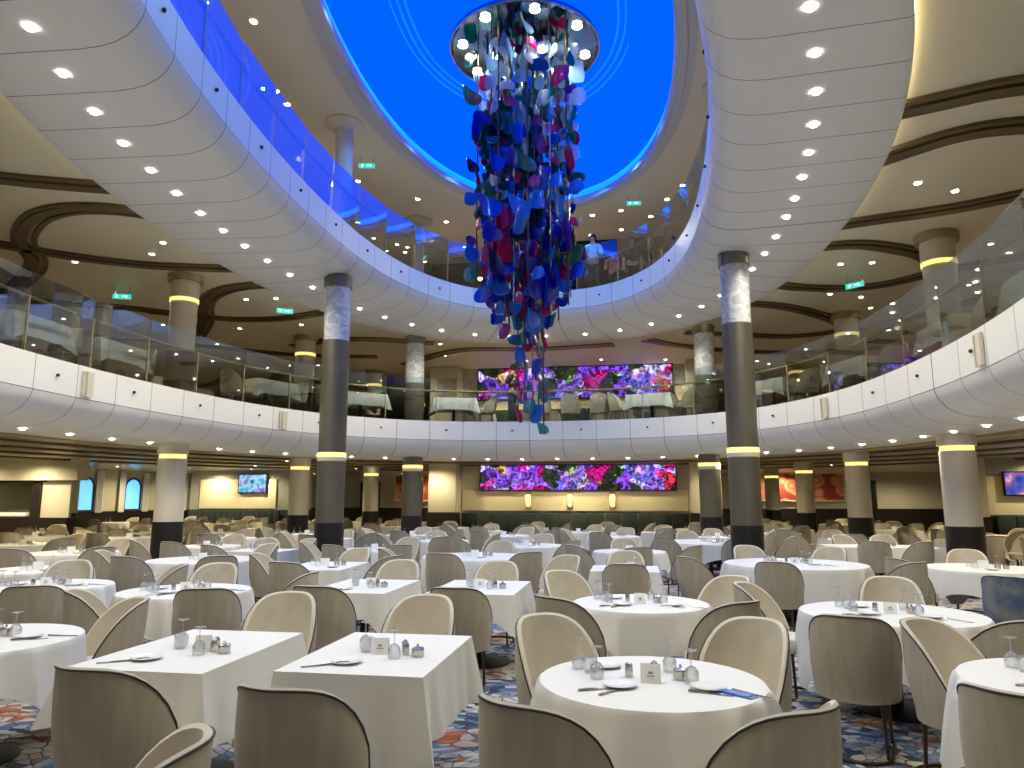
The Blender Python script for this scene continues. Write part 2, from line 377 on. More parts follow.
# ------------------------------------------------------------------ walls
def wall(name, x0, x1, y0, y1, z0, z1, m): mb = MB(); mb.box(x0, x1, y0, y1, z0, z1); return struct(mb.build(name, m, smooth=False))
wall('wall_left', -22.2, -22, -8, 37, 0, 10.8, M['wallbeige']); wall('wall_right', 18, 18.2, -8, 37, 0, 10.8, M['wallbeige'])
wall('wall_near', -22, 18, -8.2, -8, 0, 10.8, M['wallbeige']); wall('wall_back', -22, 18, 37, 37.2, 0, 10.8, M['wallbeige'])
wall('baseboard_back', -22, 18, 36.93, 37, 0, 1.15, M['wains']); wall('baseboard_left', -22, -21.93, -8, 37, 0, 1.1, M['wains']); wall('baseboard_right', 17.93, 18, -8, 24, 0, 1.1, M['wains'])
# the bay that holds the picture screens
wall('wall_screen_bay', -7.2, 2.9, 26.1, 27.6, 0, Z3, M['wallbeige']); wall('wall_screen_bay_upper', -7.2, 2.9, 26.1, 27.6, T1, Z4, M['wallbeige'])
for k, x in enumerate((-6.75, 2.4)):
    wall('wall_pier_%d' % (k + 1), x - .5, x + .5, 25.2, 26.1, 0, Z3, M['wallbeige']); wall('wall_pier_%d' % (k + 3), x - .5, x + .5, 25.2, 26.1, T1, Z4, M['wallbeige'])
    wall('baseboard_pier_%d' % (k + 1), x - .53, x + .53, 25.17, 25.8, 0, 1.15, M['wains'])
wall('wall_panel_lit', -6.2, 1.85, 26.02, 26.1, 1.2, 1.93, M['wallcream']); wall('wall_panel_lit_upper', -6.2, 1.85, 26.02, 26.1, T1 + .7, T1 + 1.5, M['wallcream'])
# left and right wings
wall('wall_wing_left', -19.4, -14.6, 29.5, 29.8, 0, Z3, M['wallgrey']); wall('wall_wing_right', 10.2, 18, 24, 24.3, 0, Z3, M['wallgrey'])
wall('baseboard_wing_left', -19.4, -14.6, 29.42, 29.5, 0, 1.15, M['darkteal']); wall('baseboard_wing_right', 10.2, 18, 23.92, 24, 0, 1.1, M['wains'])
wall('wall_panel_left', -18.9, -15.3, 29.44, 29.5, 1.2, 2.45, M['wallcream']); wall('wall_panel_right', 10.4, 17.8, 23.94, 24, 1.15, 2.3, M['wallcream'])
wall('wall_pillar_right', 9.35, 10.2, 23.3, 24.2, 0, Z3, M['wallbeige']); wall('baseboard_pillar_right', 9.32, 10.23, 23.27, 24.2, 0, 1.1, M['wains'])
wall('wall_pillar_left', -14.6, -13.9, 29.2, 30, 0, Z3, M['wallbeige']); wall('baseboard_pillar_left', -14.63, -13.87, 29.17, 30, 0, 1.15, M['wains'])
wall('wall_wing_left_upper', -22, -12, 31, 31.2, T1, Z4, M['wallbeige']); wall('wall_wing_right_upper', 8, 18, 30, 30.2, T1, Z4, M['wallbeige'])

def screen(name, x0, x1, y, z0, z1, m, label, cat, group=None, th=.08):
    t = empty(name, ((x0 + x1) / 2, y, z0)); w = (x1 - x0) / 2; h = z1 - z0
    mb = MB(); mb.box(-w - .04, w + .04, -th, 0, -.04, h + .04); mb.build('frame', M['screenframe'], t, False)
    mb = MB(); mb.box(-w, w, -th - .012, -th - .002, 0, h); mb.build('display', m, t, False)
    return tag(t, label, cat, group)
screen('led_screen', -5.5, 1.45, 26.01, 1.94, 2.81, M['led'], 'wide floral picture screen on the lower far wall under the balcony', 'screen')
screen('led_screen', -5.6, 1.45, 26.01, 5.26, 6.38, M['led'], 'wide floral picture screen on the far wall above the balcony', 'screen')
screen('television', -17.0, -15.75, 29.43, 1.9, 2.65, M['tv1'], 'wall television with a bright blue seascape on the left wing wall', 'television')
screen('television', 10.95, 11.75, 23.93, 1.75, 2.4, M['tv2'], 'wall television with dark blue picture beside the right cream column', 'television')
def mural(x0, x1, label):
    t = empty('mural', ((x0 + x1) / 2, 36.92, 1.55)); w = (x1 - x0) / 2
    mb = MB(); mb.box(-w, w, -.05, 0, 0, 1.25); mb.build('picture', M['art'], t, False)
    mb = MB(); mb.box(-w - .06, w + .06, -.07, 0, 1.25, 1.31); mb.box(-w - .06, w + .06, -.07, 0, -.06, 0); mb.box(-w - .06, -w, -.07, 0, 0, 1.25); mb.box(w, w + .06, -.07, 0, 0, 1.25); mb.build('frame', M['artframe'], t, False)
    tag(t, label, 'picture')
mural(-12.4, -7.9, 'orange floral wall picture seen left of the screens behind the gunmetal column')
mural(4.8, 9.9, 'orange floral wall picture behind the two small cream columns on the right')
# doorway in the far right corner
for k, (x0, x1) in enumerate(((10.3, 11.2), (-14.2, -13.4))):
    mb = MB(); mb.box(x0, x1, 36.85, 36.98, 0, 2.35); mb.box(x0 - .12, x0, 36.8, 36.98, 0, 2.45); mb.box(x1, x1 + .12, 36.8, 36.98, 0, 2.45); mb.box(x0 - .12, x1 + .12, 36.8, 36.98, 2.35, 2.47)
    struct(mb.build('door_%d' % (k + 1), M['plinth'], smooth=False))
# windows in the left wall
for k, y in enumerate((26.2, 29.1, 32.0)):
    w = empty('window_%d' % (k + 1), (-21.98, y, 1.15)); struct(w)
    pts = [(-.5, 0), (.5, 0), (.5, .95)] + [(.5 * cos(a), .95 + .4 * sin(a)) for a in [pi * i / 12 for i in range(1, 12)]] + [(-.5, .95)]
    mb = MB(); mb.poly([(.03, x, z) for x, z in pts]); mb.poly([(.0, x, z) for x, z in pts][::-1]); mb.quad_grid([[(.03, x, z) for x, z in pts], [(0, x, z) for x, z in pts]], True); mb.build('pane', M['window'], w, False)
    mb = MB(); mb.tube([(.05, x, z) for x, z in pts], .045, 6, closed=True); mb.build('window_frame', M['plinth'], w)
    mb = MB()
    for s_ in (-1, 1): mb.quad_grid([[(.12 + .04 * sin(j * 1.9), s_ * (.58 + .05 * j), z) for j in range(9)] for z in (-.1, 1.62)])
    mb.build('curtain', M['curtain'], w)
# wall lamps
def wall_lamp(x, y, z, label, group, sz=1.):
    t = empty('wall_lamp', (x, y, z))
    mb = MB(); mb.box(-.07 * sz, .07 * sz, -.03, 0, -.2 * sz, .2 * sz); mb.build('back_plate', M['strip_l'], t, False)
    mb = MB(); mb.lathe([(.035 * sz, -.15 * sz), (.06 * sz, -.1 * sz), (.07 * sz, .1 * sz), (.05 * sz, .15 * sz)], 12, (0, -.1, 0)); mb.build('shade', M['amberglass'], t)
    tag(t, label, 'lamp', group)
for i, x in enumerate((-3.75, -2.25, -.75)):
    wall_lamp(x, 26.01, 1.56, ['amber wall lamp under the lower screen, nearest the left end', 'amber wall lamp under the middle of the lower screen', 'amber wall lamp under the lower screen, nearest the right end'][i], 'wall lamps under the lower screen', 1.5)
# banquette benches under the screens
def bench(x0, x1, y, z, label):
    t = empty('banquette', ((x0 + x1) / 2, y, z)); w = (x1 - x0) / 2
    mb = MB(); mb.box(-w, w, -.6, 0, .12, .45); mb.build('seat', M['darkteal'], t, bevel=.03)
    mb = MB(); n = 14
    for i in range(n): mb.box(-w + 2 * w * i / n + .01, -w + 2 * w * (i + 1) / n - .01, -.15, 0, .45, 1.12)
    mb.build('backrest', M['darkteal'], t, bevel=.02)
    mb = MB(); mb.box(-w, w, -.5, 0, 0, .12); mb.build('base', M['plinth'], t, False)
    tag(t, label, 'bench')
bench(-6.2, 1.85, 25.95, 0, 'long dark green banquette against the far wall under the lower screen')
bench(-6.2, 1.85, 25.95, T1, 'long dark green banquette on the balcony deck under the upper screen')
bench(-19.2, -15, 29.38, 0, 'dark green banquette below the television on the left wing wall')
bench(10.6, 17.6, 23.88, 0, 'dark banquette below the television on the right wing wall')
# service station with mirror, far left
def station():
    t = empty('service_station', (-19.2, 20.2, 0))
    mb = MB(); mb.box(-2.6, 2.0, -.3, .3, 0, 1.05); mb.build('cabinet', M['wains'], t, False)
    for x0, x1 in ((-2.55, -1.15), (.85, 1.85)): 
        mb = MB(); mb.box(x0, x1, -.05, .05, 1.05, 2.15); mb.build('panel', M['colbeige'], t, False)
    mb = MB(); mb.box(-.95, .55, .0, .04, 1.3, 2.1); mb.build('mirror', mat('dark_green_mirror', (.14, .15, .11), .1, .9), t, False)
    mb = MB()
    for x in (-1.1, .65): mb.box(x - .12, x + .18, -.12, .12, 1.05, 2.45)
    mb.box(-1.1, .75, -.1, .1, 2.12, 2.2); mb.build('frame', M['wains'], t, False)
    mb = MB(); mb.box(-.85, .5, -.25, .0, 1.08, 1.2); mb.build('tray', M['card'], t, bevel=.02)
    tag(t, 'dark service station with beige panels and mirror at the far left', 'cabinet')
station()
mb = MB(); mb.box(-21.9, -17.0, 19.95, 20.45, 2.2, 2.85); struct(mb.build('wall_bulkhead_left', M['wallbeige'], smooth=False))

# ------------------------------------------------------------------ columns (they carry the decks: part of the building)
def column(x, y, kind, k):
    t = struct(empty('wall_column_%d' % k, (x, y, 0)))
    def cyl(nm, r, z0, z1, m, r2=None, n=36):
        mb = MB(); mb.lathe([(r, z0), (r2 or r, z1)], n); return mb.build(nm, m, t)
    if kind == 'dark':
        r = .275
        cyl('plinth', r + .015, 0, 1.17, M['plinth']); cyl('cladding', r, 1.17, 4.85, M['colbronze'])
        cyl('light_band', r + .01, 2.46, 2.55, M['gold']); cyl('collar', r + .012, 2.38, 2.46, M['wallcream'])
        cyl('marble_drum', r - .012, 4.85, 5.98, M['marble']); cyl('cap', r + .012, 5.98, 6.2, M['colbronze'])
        cyl('upper_shaft', .2, T2, 9.62, M['ceil5']); mb = MB(); mb.lathe([(.21, 9.45), (.23, 9.52), (.42, 9.64), (.42, 9.7)], 36); mb.build('capital', M['wallbeige'] if y > 16 else M['ceil5'], t)
    else:
        r = .285
        cyl('plinth', r + .015, 0, 1.17, M['plinth']); cyl('cladding', r, 1.17, 2.46, M['colbeige'])
        cyl('light_band', r - .02, 2.46, 2.55, M['gold']); cyl('capital', r + .02, 2.55, Z3, M['colbeige'])
        cyl('upper_plinth', r + .01, T1, T1 + 1.0, M['plinth']); cyl('upper_cladding', r - .01, T1 + 1.0, 5.82, M['colbeige'])
        cyl('upper_light_band', r + .01, 5.82, 5.90, M['gold']); cyl('upper_capital', r + .01, 5.90, 6.27, M['colbeige']); cyl('neck', r + .08, 6.27, Z4, M['strip_l'])
k = 1
for x, y in ((-6.0, 13.8), (1.98, 13.65), (-6.05, 19.42), (1.95, 19.42)): column(x, y, 'dark', k); k += 1
COLS = [(-6.0, 13.8), (1.98, 13.65), (-6.05, 19.42), (1.95, 19.42)]
for x, y in ((-9.5, 13.75), (-9.55, 19.75), (-9.6, 25.7), (5.6, 13.75), (5.6, 19.6), (5.6, 25.4), (5.6, 31.2), (-17.6, 20.6) , (-9.6, 31.5), (-9.6, 7.7)):
    if (x, y) == (-17.6, 20.6): x, y = -18.3, 21.2
    column(x, y, 'cream', k); k += 1; COLS.append((x, y))

# ------------------------------------------------------------------ ceiling strips
def catmull(P, n=8):
    P = [Vector((p[0], p[1], 0)) for p in P]; Q = [2 * P[0] - P[1]] + P + [2 * P[-1] - P[-2]]; out = []
    for i in range(1, len(Q) - 2):
        for j in range(n):
            t = j / n; a, b, c, d = Q[i - 1], Q[i], Q[i + 1], Q[i + 2]
            out.append(.5 * ((2 * b) + (c - a) * t + (2 * a - 5 * b + 4 * c - d) * t * t + (3 * b - a - 3 * c + d) * t ** 3))
    out.append(Q[-2]); return out
TR = [10]
def ribbon(P, z, w=.42, n=8, closed=False):
    C = catmull(P, n) if not closed else P; N = len(C)
    prof = [(-.5, 0), (-.5, -.05), (-.28, -.05), (-.28, -.012), (-.12, -.012), (-.12, -.06), (.3, -.06), (.3, -.02), (.38, -.02), (.38, -.045), (.5, -.045), (.5, 0)]
    mi = [0, 0, 0, 1, 0, 0, 1, 0, 0, 0, 0]
    rows = []
    for o, dz in prof:
        row = []
        for i, p in enumerate(C):
            a = C[(i - 1) % N] if (closed or i) else p; b = C[(i + 1) % N] if (closed or i < N - 1) else p
            t = (b - a).normalized(); row.append((p.x - t.y * o * w, p.y + t.x * o * w, z + dz))
        if closed: row.append(row[0])
        rows.append(row)
    mb = MB(); mb.quad_grid(rows, False, lambda i, j: mi[i]); struct(mb.build('trim_%d' % TR[0], [M['strip_d'], M['strip_l']], smooth=False)); TR[0] += 1
STR = [
 [(-11.6, 7.2), (-10.2, 8.2), (-9.26, 8.79), (-8.54, 9.12), (-7.73, 9.41), (-7.0, 9.6)],
 [(-7.0, 11.4), (-7.5, 10.85), (-8.2, 10.25), (-8.8, 10.02), (-9.33, 10.02), (-9.94, 10.23), (-10.6, 10.69), (-11.15, 11.22), (-11.49, 11.73), (-11.87, 12.29), (-12.64, 12.97), (-14.5, 14.3)],
 [(-13.2, 9.8), (-11.73, 11.29), (-11.05, 11.99), (-10.4, 12.5), (-9.7, 12.9), (-8.81, 13.19), (-7.6, 13.5)],
 [(-7.2, 14.9), (-7.97, 14.6), (-8.42, 14.55), (-9.15, 14.75), (-9.95, 15.34), (-10.58, 16.18), (-11.4, 17.5), (-12.6, 19)],
 [(-12.2, 16.2), (-11.2, 16.95), (-10.38, 17.4), (-9.26, 17.5), (-7.9, 17.1), (-6.9, 16.6)],
 [(-16.5, 14.3), (-14.89, 14.79), (-13.83, 15.15), (-12.82, 15.61), (-11.72, 16.5)],
 [(-16.5, 18.2), (-14.99, 18.99), (-13.36, 20.3), (-11.14, 22.14), (-8.5, 23)],
 [(2.3, 9.3), (3.29, 9.0), (3.88, 8.8), (4.5, 8.62), (6, 8.5)], [(2.8, 11.0), (3.51, 10.39), (3.92, 10.04), (4.32, 9.76), (4.9, 9.62), (6.2, 9.7)],
 [(2.8, 13.1), (3.67, 12.88), (4.38, 12.67), (5.03, 12.51), (5.8, 12.2), (7.4, 11.3)],
 [(2.8, 14.2), (3.64, 14.0), (4.35, 13.98), (5.08, 14.33), (5.81, 14.87), (6.6, 15.9)],
 [(2.4, 15.6), (3.18, 16.36), (4.09, 16.84), (5.02, 17.0), (5.79, 16.75), (6.8, 15.8), (9, 14.5)],
 [(1.8, 17.6), (2.82, 17.94), (3.73, 18.38), (4.61, 19.13), (5.48, 20.14), (6.4, 21.5)],
 [(1.6, 21), (3.34, 21.6), (4.7, 22.01), (5.96, 21.5), (7.58, 20.05), (8.56, 18.44), (10.5, 17)],
 [(-6, 21.2), (-7.5, 20.4), (-8.9, 20.2), (-10.5, 20.9)], [(-.5, 22.3), (-3, 22.6), (-5.5, 22.4), (-8, 24.5)], [(.5, 21.8), (1.5, 22.8), (3.4, 24), (6, 24.6), (9, 24)]]
for s_ in STR: ribbon(s_, Z4)
c0 = Vector((CX, 11.2, 0))
for kk in (1.14, 1.3, 1.5, 1.72, 1.98):
    P = [c0 + (R1o(2 * pi * i / 160) - c0) * kk for i in range(160)]
    P = [p for p in P if -21.5 < p.x < 17.5 and 2 < p.y < 36]
    j = 0
    runs = []; cur = []
    for i in range(161):
        p = c0 + (R1o(2 * pi * i / 160) - c0) * kk
        if -21.5 < p.x < 17.5 and 4 < p.y < 36: cur.append(p)
        else:
            if len(cur) > 3: runs.append(cur)
            cur = []
    if len(cur) > 3: runs.append(cur)
    for r_ in runs: ribbon([(p.x, p.y) for p in r_], Z3, .6, 2)

# ------------------------------------------------------------------ glass railings
def railing(name, f, top, N, y0, label):
    t = empty(name, (0, 0, 0)); ths = resample(f, N); c = 0
    fo = lambda a, o: f(a) + (Vector((CX, 12, 0)) - f(a)).normalized() * -o
    hand = []
    for i in range(N):
        a0, a1 = ths[i], ths[(i + 1) % N] + (2 * pi if i == N - 1 else 0)
        p, q = fo(a0, .16), fo(a1, .16)
        if min(p.y, q.y) < y0: continue
        d = (q - p).normalized(); p2 = p + d * .015; q2 = q - d * .015; n = Vector((-d.y, d.x, 0)) * .007
        mb = MB(); z0, z1 = top - .02, top + 1.2
        b = [p2 - n, q2 - n, q2 + n, p2 + n]
        mb.quad_grid([[(v.x, v.y, z0) for v in b], [(v.x, v.y, z1) for v in b]], True); mb.poly([(v.x, v.y, z1) for v in b]); mb.poly([(v.x, v.y, z0) for v in b][::-1])
        mb.build('glass_pane', M['pane'], t, False)
        mb = MB(); mb.box(-.012, .012, -.03, .0, top, top + .86, M4=Matrix.Translation(p) @ Matrix.Rotation(math.atan2(d.y, d.x), 4, 'Z')); mb.build('post', M['strip_l'], t, False)
    th = [2 * pi * i / 240 for i in range(241)]; cur = []
    for a in [-pi / 2 + 2 * pi * i / 240 for i in range(241)]:
        p = fo(a, .23)
        if p.y > y0: cur.append((p.x, p.y, top + .86))
    mb = MB(); mb.tube(cur, .028, 8); mb.build('handrail', M['strip_l'], t)
    tag(t, label, 'railing')
railing('glass_railing', R1, T1, 38, 6, 'frameless glass railing with bronze handrail round the lower balcony')
railing('glass_railing', R2, T2, 32, 5.5, 'frameless glass railing round the smaller upper balcony, catching blue light')

# small boxes on the fascia of the lower balcony
for px, lab in (((-8.72, 10.1), 'thin pale access plate on left side of the lower balcony front'), ((-7.93, 15.6), 'thin pale access plate on lower balcony front before the left gunmetal column'),
                ((4.25, 9.4), 'thin pale access plate on lower balcony front at the far right'), ((3.9, 15.2), 'thin pale access plate on lower balcony front right of the gunmetal column')):
    a = min([2 * pi * i / 720 for i in range(720)], key=lambda a: (R1(a) - Vector((*px, 0))).length); p = R1(a); q = R1(a + .01); d = (q - p)
    p = p + Vector((-d.y, d.x, 0)).normalized() * .03
    mb = MB(); mb.box(-.07, .07, -.02, .02, -.48, -.08, M4=Matrix.Rotation(math.atan2(d.y, d.x), 4, 'Z'))
    mb.box(.12, .15, -.03, .02, -.48, -.08, M4=Matrix.Rotation(math.atan2(d.y, d.x), 4, 'Z'))
    tag(mb.build('access_plate', M['colbeige'], loc=(p.x, p.y, T1), smooth=False), lab, 'panel')
mb = MB(); mb.box(-.2, .2, -.16, .12, -.16, .16); mb.box(-.25, .25, -.03, .03, -.2, -.16)
tag(mb.build('speaker_box', M['screenframe'], loc=(-6.5, 19.02, 3.3), bevel=.01), 'small dark speaker box beside the far left gunmetal column', 'speaker')

# ------------------------------------------------------------------ downlights
mb = MB(); mb.lathe([(.06, 0), (.058, -.012), (.052, -.014), (.05, -.006), (0, -.006)], 16, cap=False)
dl0 = mb.build('downlight', [M['dl_rim'], M['downlight']]); 
for p in dl0.data.polygons:
    if p.center.length < .05 and abs(p.normal.z) > .9: p.material_index = 1
DL = Proto(dl0)
LK = 2.35
def down(x, y, z, label, group, scale=1.):
    o = DL.put((x, y, z), 0, label, 'downlight', group); o.scale = (scale,) * 3; return o
def spot(x, y, z, W, col=(1, .94, .76), ang=150, r=.06):
    l = bpy.data.lights.new('ceiling_lamp', 'SPOT'); l.energy = W * LK * (1.35 if z < 3 and abs(x + 2) > 9 else 1); l.color = col; l.spot_size = R(ang); l.spot_blend = .8; l.shadow_soft_size = r
    o = bpy.data.objects.new('ceiling_lamp', l); o.location = (x, y, z); COL.objects.link(o)
N2 = 44
for i, a in enumerate([(th2[i] + th2[i + 1]) / 2 for i in range(len(th2) - 1)] + [-.04]):
    p, q = R2(a), R2o(a); m_ = p + (q - p) * .55
    if m_.y > 3: down(m_.x, m_.y, T2 - .974, 'round recessed downlight in the white underside of the upper balcony', 'downlights under the upper balcony', .86)
    if i % 2 == 0: spot(m_.x, m_.y, T2 - 1.03, 75)
N1 = 60
for i, a in enumerate(resample(R1o, N1)):
    p, q = R1(a), R1o(a); m_ = p + (q - p) * .60
    if m_.y > 7: down(m_.x, m_.y, T1 - .974, 'round recessed downlight in the white underside of the lower balcony', 'downlights under the lower balcony', .95)
    if i % 3 == 0: spot(m_.x, m_.y, T1 - 1.03, 30)
for x, y in [(-11.14, 12.47), (-9.28, 12.3), (-8.65, 11.75), (-12.8, 17.67), (-12.75, 20.25), (-9.17, 15.65), (-8.4, 15.67), (-10.93, 18.42), (-9.0, 18.28), (-10.13, 20.6), (4.33, 15.2), (4.94, 15.2), (5.5, 17.9), (4.7, 17.5), (6.04, 19.0), (6.8, 14.4), (7.4, 15.0), (6.9, 17.52), (7.6, 17.24), (8.2, 18.9), (7.33, 21.69), (4.41, 11.29), (5.1, 11.7), (-5.86, 21.4), (-6.19, 23.2), (-13.5, 10.5), (-14.5, 12.5), (-3.6, 24.6), (-1, 24.8), (1.2, 25.2), (-8, 26.2), (-4, 27.2), (-1.5, 27.4), (3.4, 22.9), (4.4, 26), (9.5, 15.5), (8.8, 12.2), (6.9, 10.3), (-15, 16.6), (-11.2, 24.2), (7.5, 25.4), (9.2, 21.5)]:
    down(x, y, Z4 - .002, 'round recessed downlight in the beige ceiling above the balcony deck', 'downlights over the balcony deck', 1.0)
for x, y in [(-6.87, 12.85), (-6.79, 16.57), (-7.83, 19.22), (-7.83, 20.56), (-5.6, 17.9), (-7.29, 21.2), (-5.25, 19.62), (-7.27, 21.97), (-5.18, 21.8), (-.97, 19.83), (-.15, 19.62), (1.1, 19.04), (.69, 20.2), (1.46, 18.2), (-.17, 21.1), (-1.1, 21.4), (-8.21, 16.39), (2.6, 16.5), (2.9, 13.8), (-3, 21), (-6.2, 10.3)]:
    down(x, y, Z5 - .002, 'round recessed downlight in the top ceiling beyond the blue dome', 'downlights in the top ceiling', 1.15)
for i in range(-3, 3):
    for j in range(5):
        x, y = -2.0 + i * 4.6 + (j % 2) * 1.8, 22.2 + j * 3.0
        if -21 < x < 17: down(x, y, Z3 - .002, 'round recessed downlight in the low ceiling behind the lower balcony', 'downlights in the low ceiling', 1.)
for x, y in [(-12.2, 10), (-13, 13.6), (-12.3, 16.8), (-14.6, 15.8), (-15.6, 19), (-17.6, 17), (-18.4, 22), (-19.6, 25), (8.2, 12.2), (9.6, 15), (8.5, 17), (10.8, 19.2), (13, 16.4), (8.4, 20.5), (13.8, 20.5)]:
    down(x, y, Z3 - .002, 'round recessed downlight in the low ceiling behind the lower balcony', 'downlights in the low ceiling', 1.)
WARM = (1, .84, .52)
for x, y in [(-12.5, 8), (-12.5, 14), (-12.5, 20), (-12, 26), (-18, 12), (-18, 18), (-18, 25), (-17, 4), (8.5, 9), (8.5, 15), (8.5, 21), (8, 28), (13.5, 12), (13.5, 18), (14, 5), (-7, 24.5), (-2, 24.5), (3, 24.5), (-10, 32), (6, 33), (-4.5, 27), (.5, 27)]:
    spot(x, y, Z3 - .1, 75, WARM, 165)
for x, y in [(-11.5, 9), (-11.5, 14.5), (-12, 20.5), (-8.2, 24), (-15.5, 17), (7, 9.5), (7.5, 14.5), (7.3, 21), (11, 17), (-3.5, 24.5), (1, 24.8), (4, 27), (-5, 27.5)]:
    spot(x, y, Z4 - .1, 95, (1, .84, .58), 165)
for x, y, z, W_ in [(-4.6, 25.55, 2.75, 45), (-2.2, 25.55, 2.75, 45), (.2, 25.55, 2.75, 45), (-4.6, 25.5, 6.3, 60), (.2, 25.5, 6.3, 60), (-18, 28.9, 2.75, 60), (-16, 28.9, 2.75, 60), (12, 23.4, 2.75, 60), (15, 23.4, 2.75, 60), (-20.5, 19.2, 2.75, 60), (-18.2, 19.2, 2.75, 60), (-10, 36.2, 2.75, 90), (7, 36.2, 2.75, 90), (-20.5, 28, 2.75, 60), (-20.5, 31.5, 2.75, 60), (12, 35, 2.7, 60)]:
    spot(x, y, z, W_, WARM, 170)  # wash lamps without fixtures, added to brighten the far walls and panels
for x, y in [(-7.4, 9), (-7.6, 15), (-6, 20.8), (-1.5, 21), (2.8, 17), (3.2, 11)]:
    spot(x, y, Z5 - .1, 210, (1, .9, .68), 165)
# lights set in the blue dome's mirror and the blue wash it throws
for i in range(8):
    a = 2 * pi * i / 8 + .3; down(-1.95 + 1.25 * cos(a), 13.2 + 1.25 * sin(a), 10.612, 'small spotlight set in the round mirror above the glass chandelier', 'spotlights in the chandelier mirror', 1.9)
for i in range(16):
    p = DOME(2 * pi * i / 16); d = p - Vector((-2.07, 13, 0)); p = p - d.normalized() * .55; spot(p.x, p.y, Z5 + .3, 50, (.16, .5, 1.), 130, .02)
for i in range(4):
    a = pi / 2 * i + .5; spot(-1.95 + .9 * cos(a), 13.2 + .9 * sin(a), 10.5, 60, (.95, .97, 1.), 120)


# ------------------------------------------------------------------ exit signs
def exit_sign(x, y, z, rz, label, hang):
    t = empty('exit_sign', (x, y, z), rz)
    mb = MB(); mb.box(-.19, .19, -.02, .02, -.055, .055); mb.build('panel', M['exit'], t, False)
    mb = MB(); mb.box(.0, .09, -.026, -.021, -.01, .01); mb.poly([(.08, -.024, -.03), (.13, -.024, 0), (.08, -.024, .03)])
    mb.box(-.12, -.10, -.026, -.021, -.04, .01); mb.box(-.13, -.07, -.026, -.021, -.005, .008); mb.lathe([(0, -.01), (.01, 0), (0, .01)], 8, (-.10, -.024, .025)); mb.build('pictogram', M['exitmark'], t, False)
    mb = MB(); mb.tube([(-.15, 0, .055), (-.15, 0, hang)], .008, 6); mb.tube([(.15, 0, .055), (.15, 0, hang)], .008, 6); mb.build('hanger', M['steel'], t)
    tag(t, label, 'sign')
exit_sign(-11.3, 14.1, 6.15, .35, 'green exit sign above the left balcony tables', .26)
exit_sign(-8.27, 15.9, 6.15, .6, 'green exit sign hanging near the upper balcony underside on the left', .2)
exit_sign(4.78, 15.9, 6.15, -.7, 'green exit sign under the beige ceiling right of the chandelier', .2)
exit_sign(-6.1, 15.4, 9.5, .2, 'green exit sign under the top ceiling beside the slim column', .2)
exit_sign(.2, 18.7, 9.5, .1, 'green exit sign under the top ceiling right of the blue dome', .2)

# ------------------------------------------------------------------ top deck: lattice ceiling, script panel
lat = struct(empty('ceiling_lattice', (0, 0, 0)))
mb = MB()
for i in range(15): mb.box(-14, .5, 22.8 + i * .8, 22.88 + i * .8, 9.25, 9.5)
mb.build('cross_beam', M['plinth'], lat, False)
mb = MB()
for i in range(9): mb.box(-13.5 + i * 1.7, -13.4 + i * 1.7, 22.6, 34.2, 9.2, 9.5)
mb.build('long_beam', M['plinth'], lat, False)
wall('wall_script', 1.3, 7.5, 21.3, 21.45, T2, Z5, mat('pale_stone', (.62, .6, .55), .5))
wall('trim_40', -1.6, 1.3, 21.9, 22.15, 9.2, Z5 - .0, M['plinth'])
def script_sign():
    t = empty('wall_sign', (1.95, 21.29, 9.0))
    mb = MB(); mb.lathe([(.62, 0), (.62, .02)], 40, sy=.95); 
    o = mb.build('plaque', M['white'], t); o.rotation_euler = (pi / 2, 0, 0)
    mb = MB(); pts = []
    for i in range(90):
        u = i / 89; pts.append((-.5 + 1. * u + .05 * sin(u * 38), -.05, -.02 + .12 * cos(u * 38) * (1 if int(u * 6) % 2 else .75)))
    mb.tube(pts, .03, 6); mb.tube([(-.48, -.05, -.27), (0, -.05, -.22), (.5, -.05, -.26)], .022, 6); mb.build('lettering', M['black'], t)
    tag(t, 'white wall plaque with black looping script on the top deck', 'sign')
script_sign()

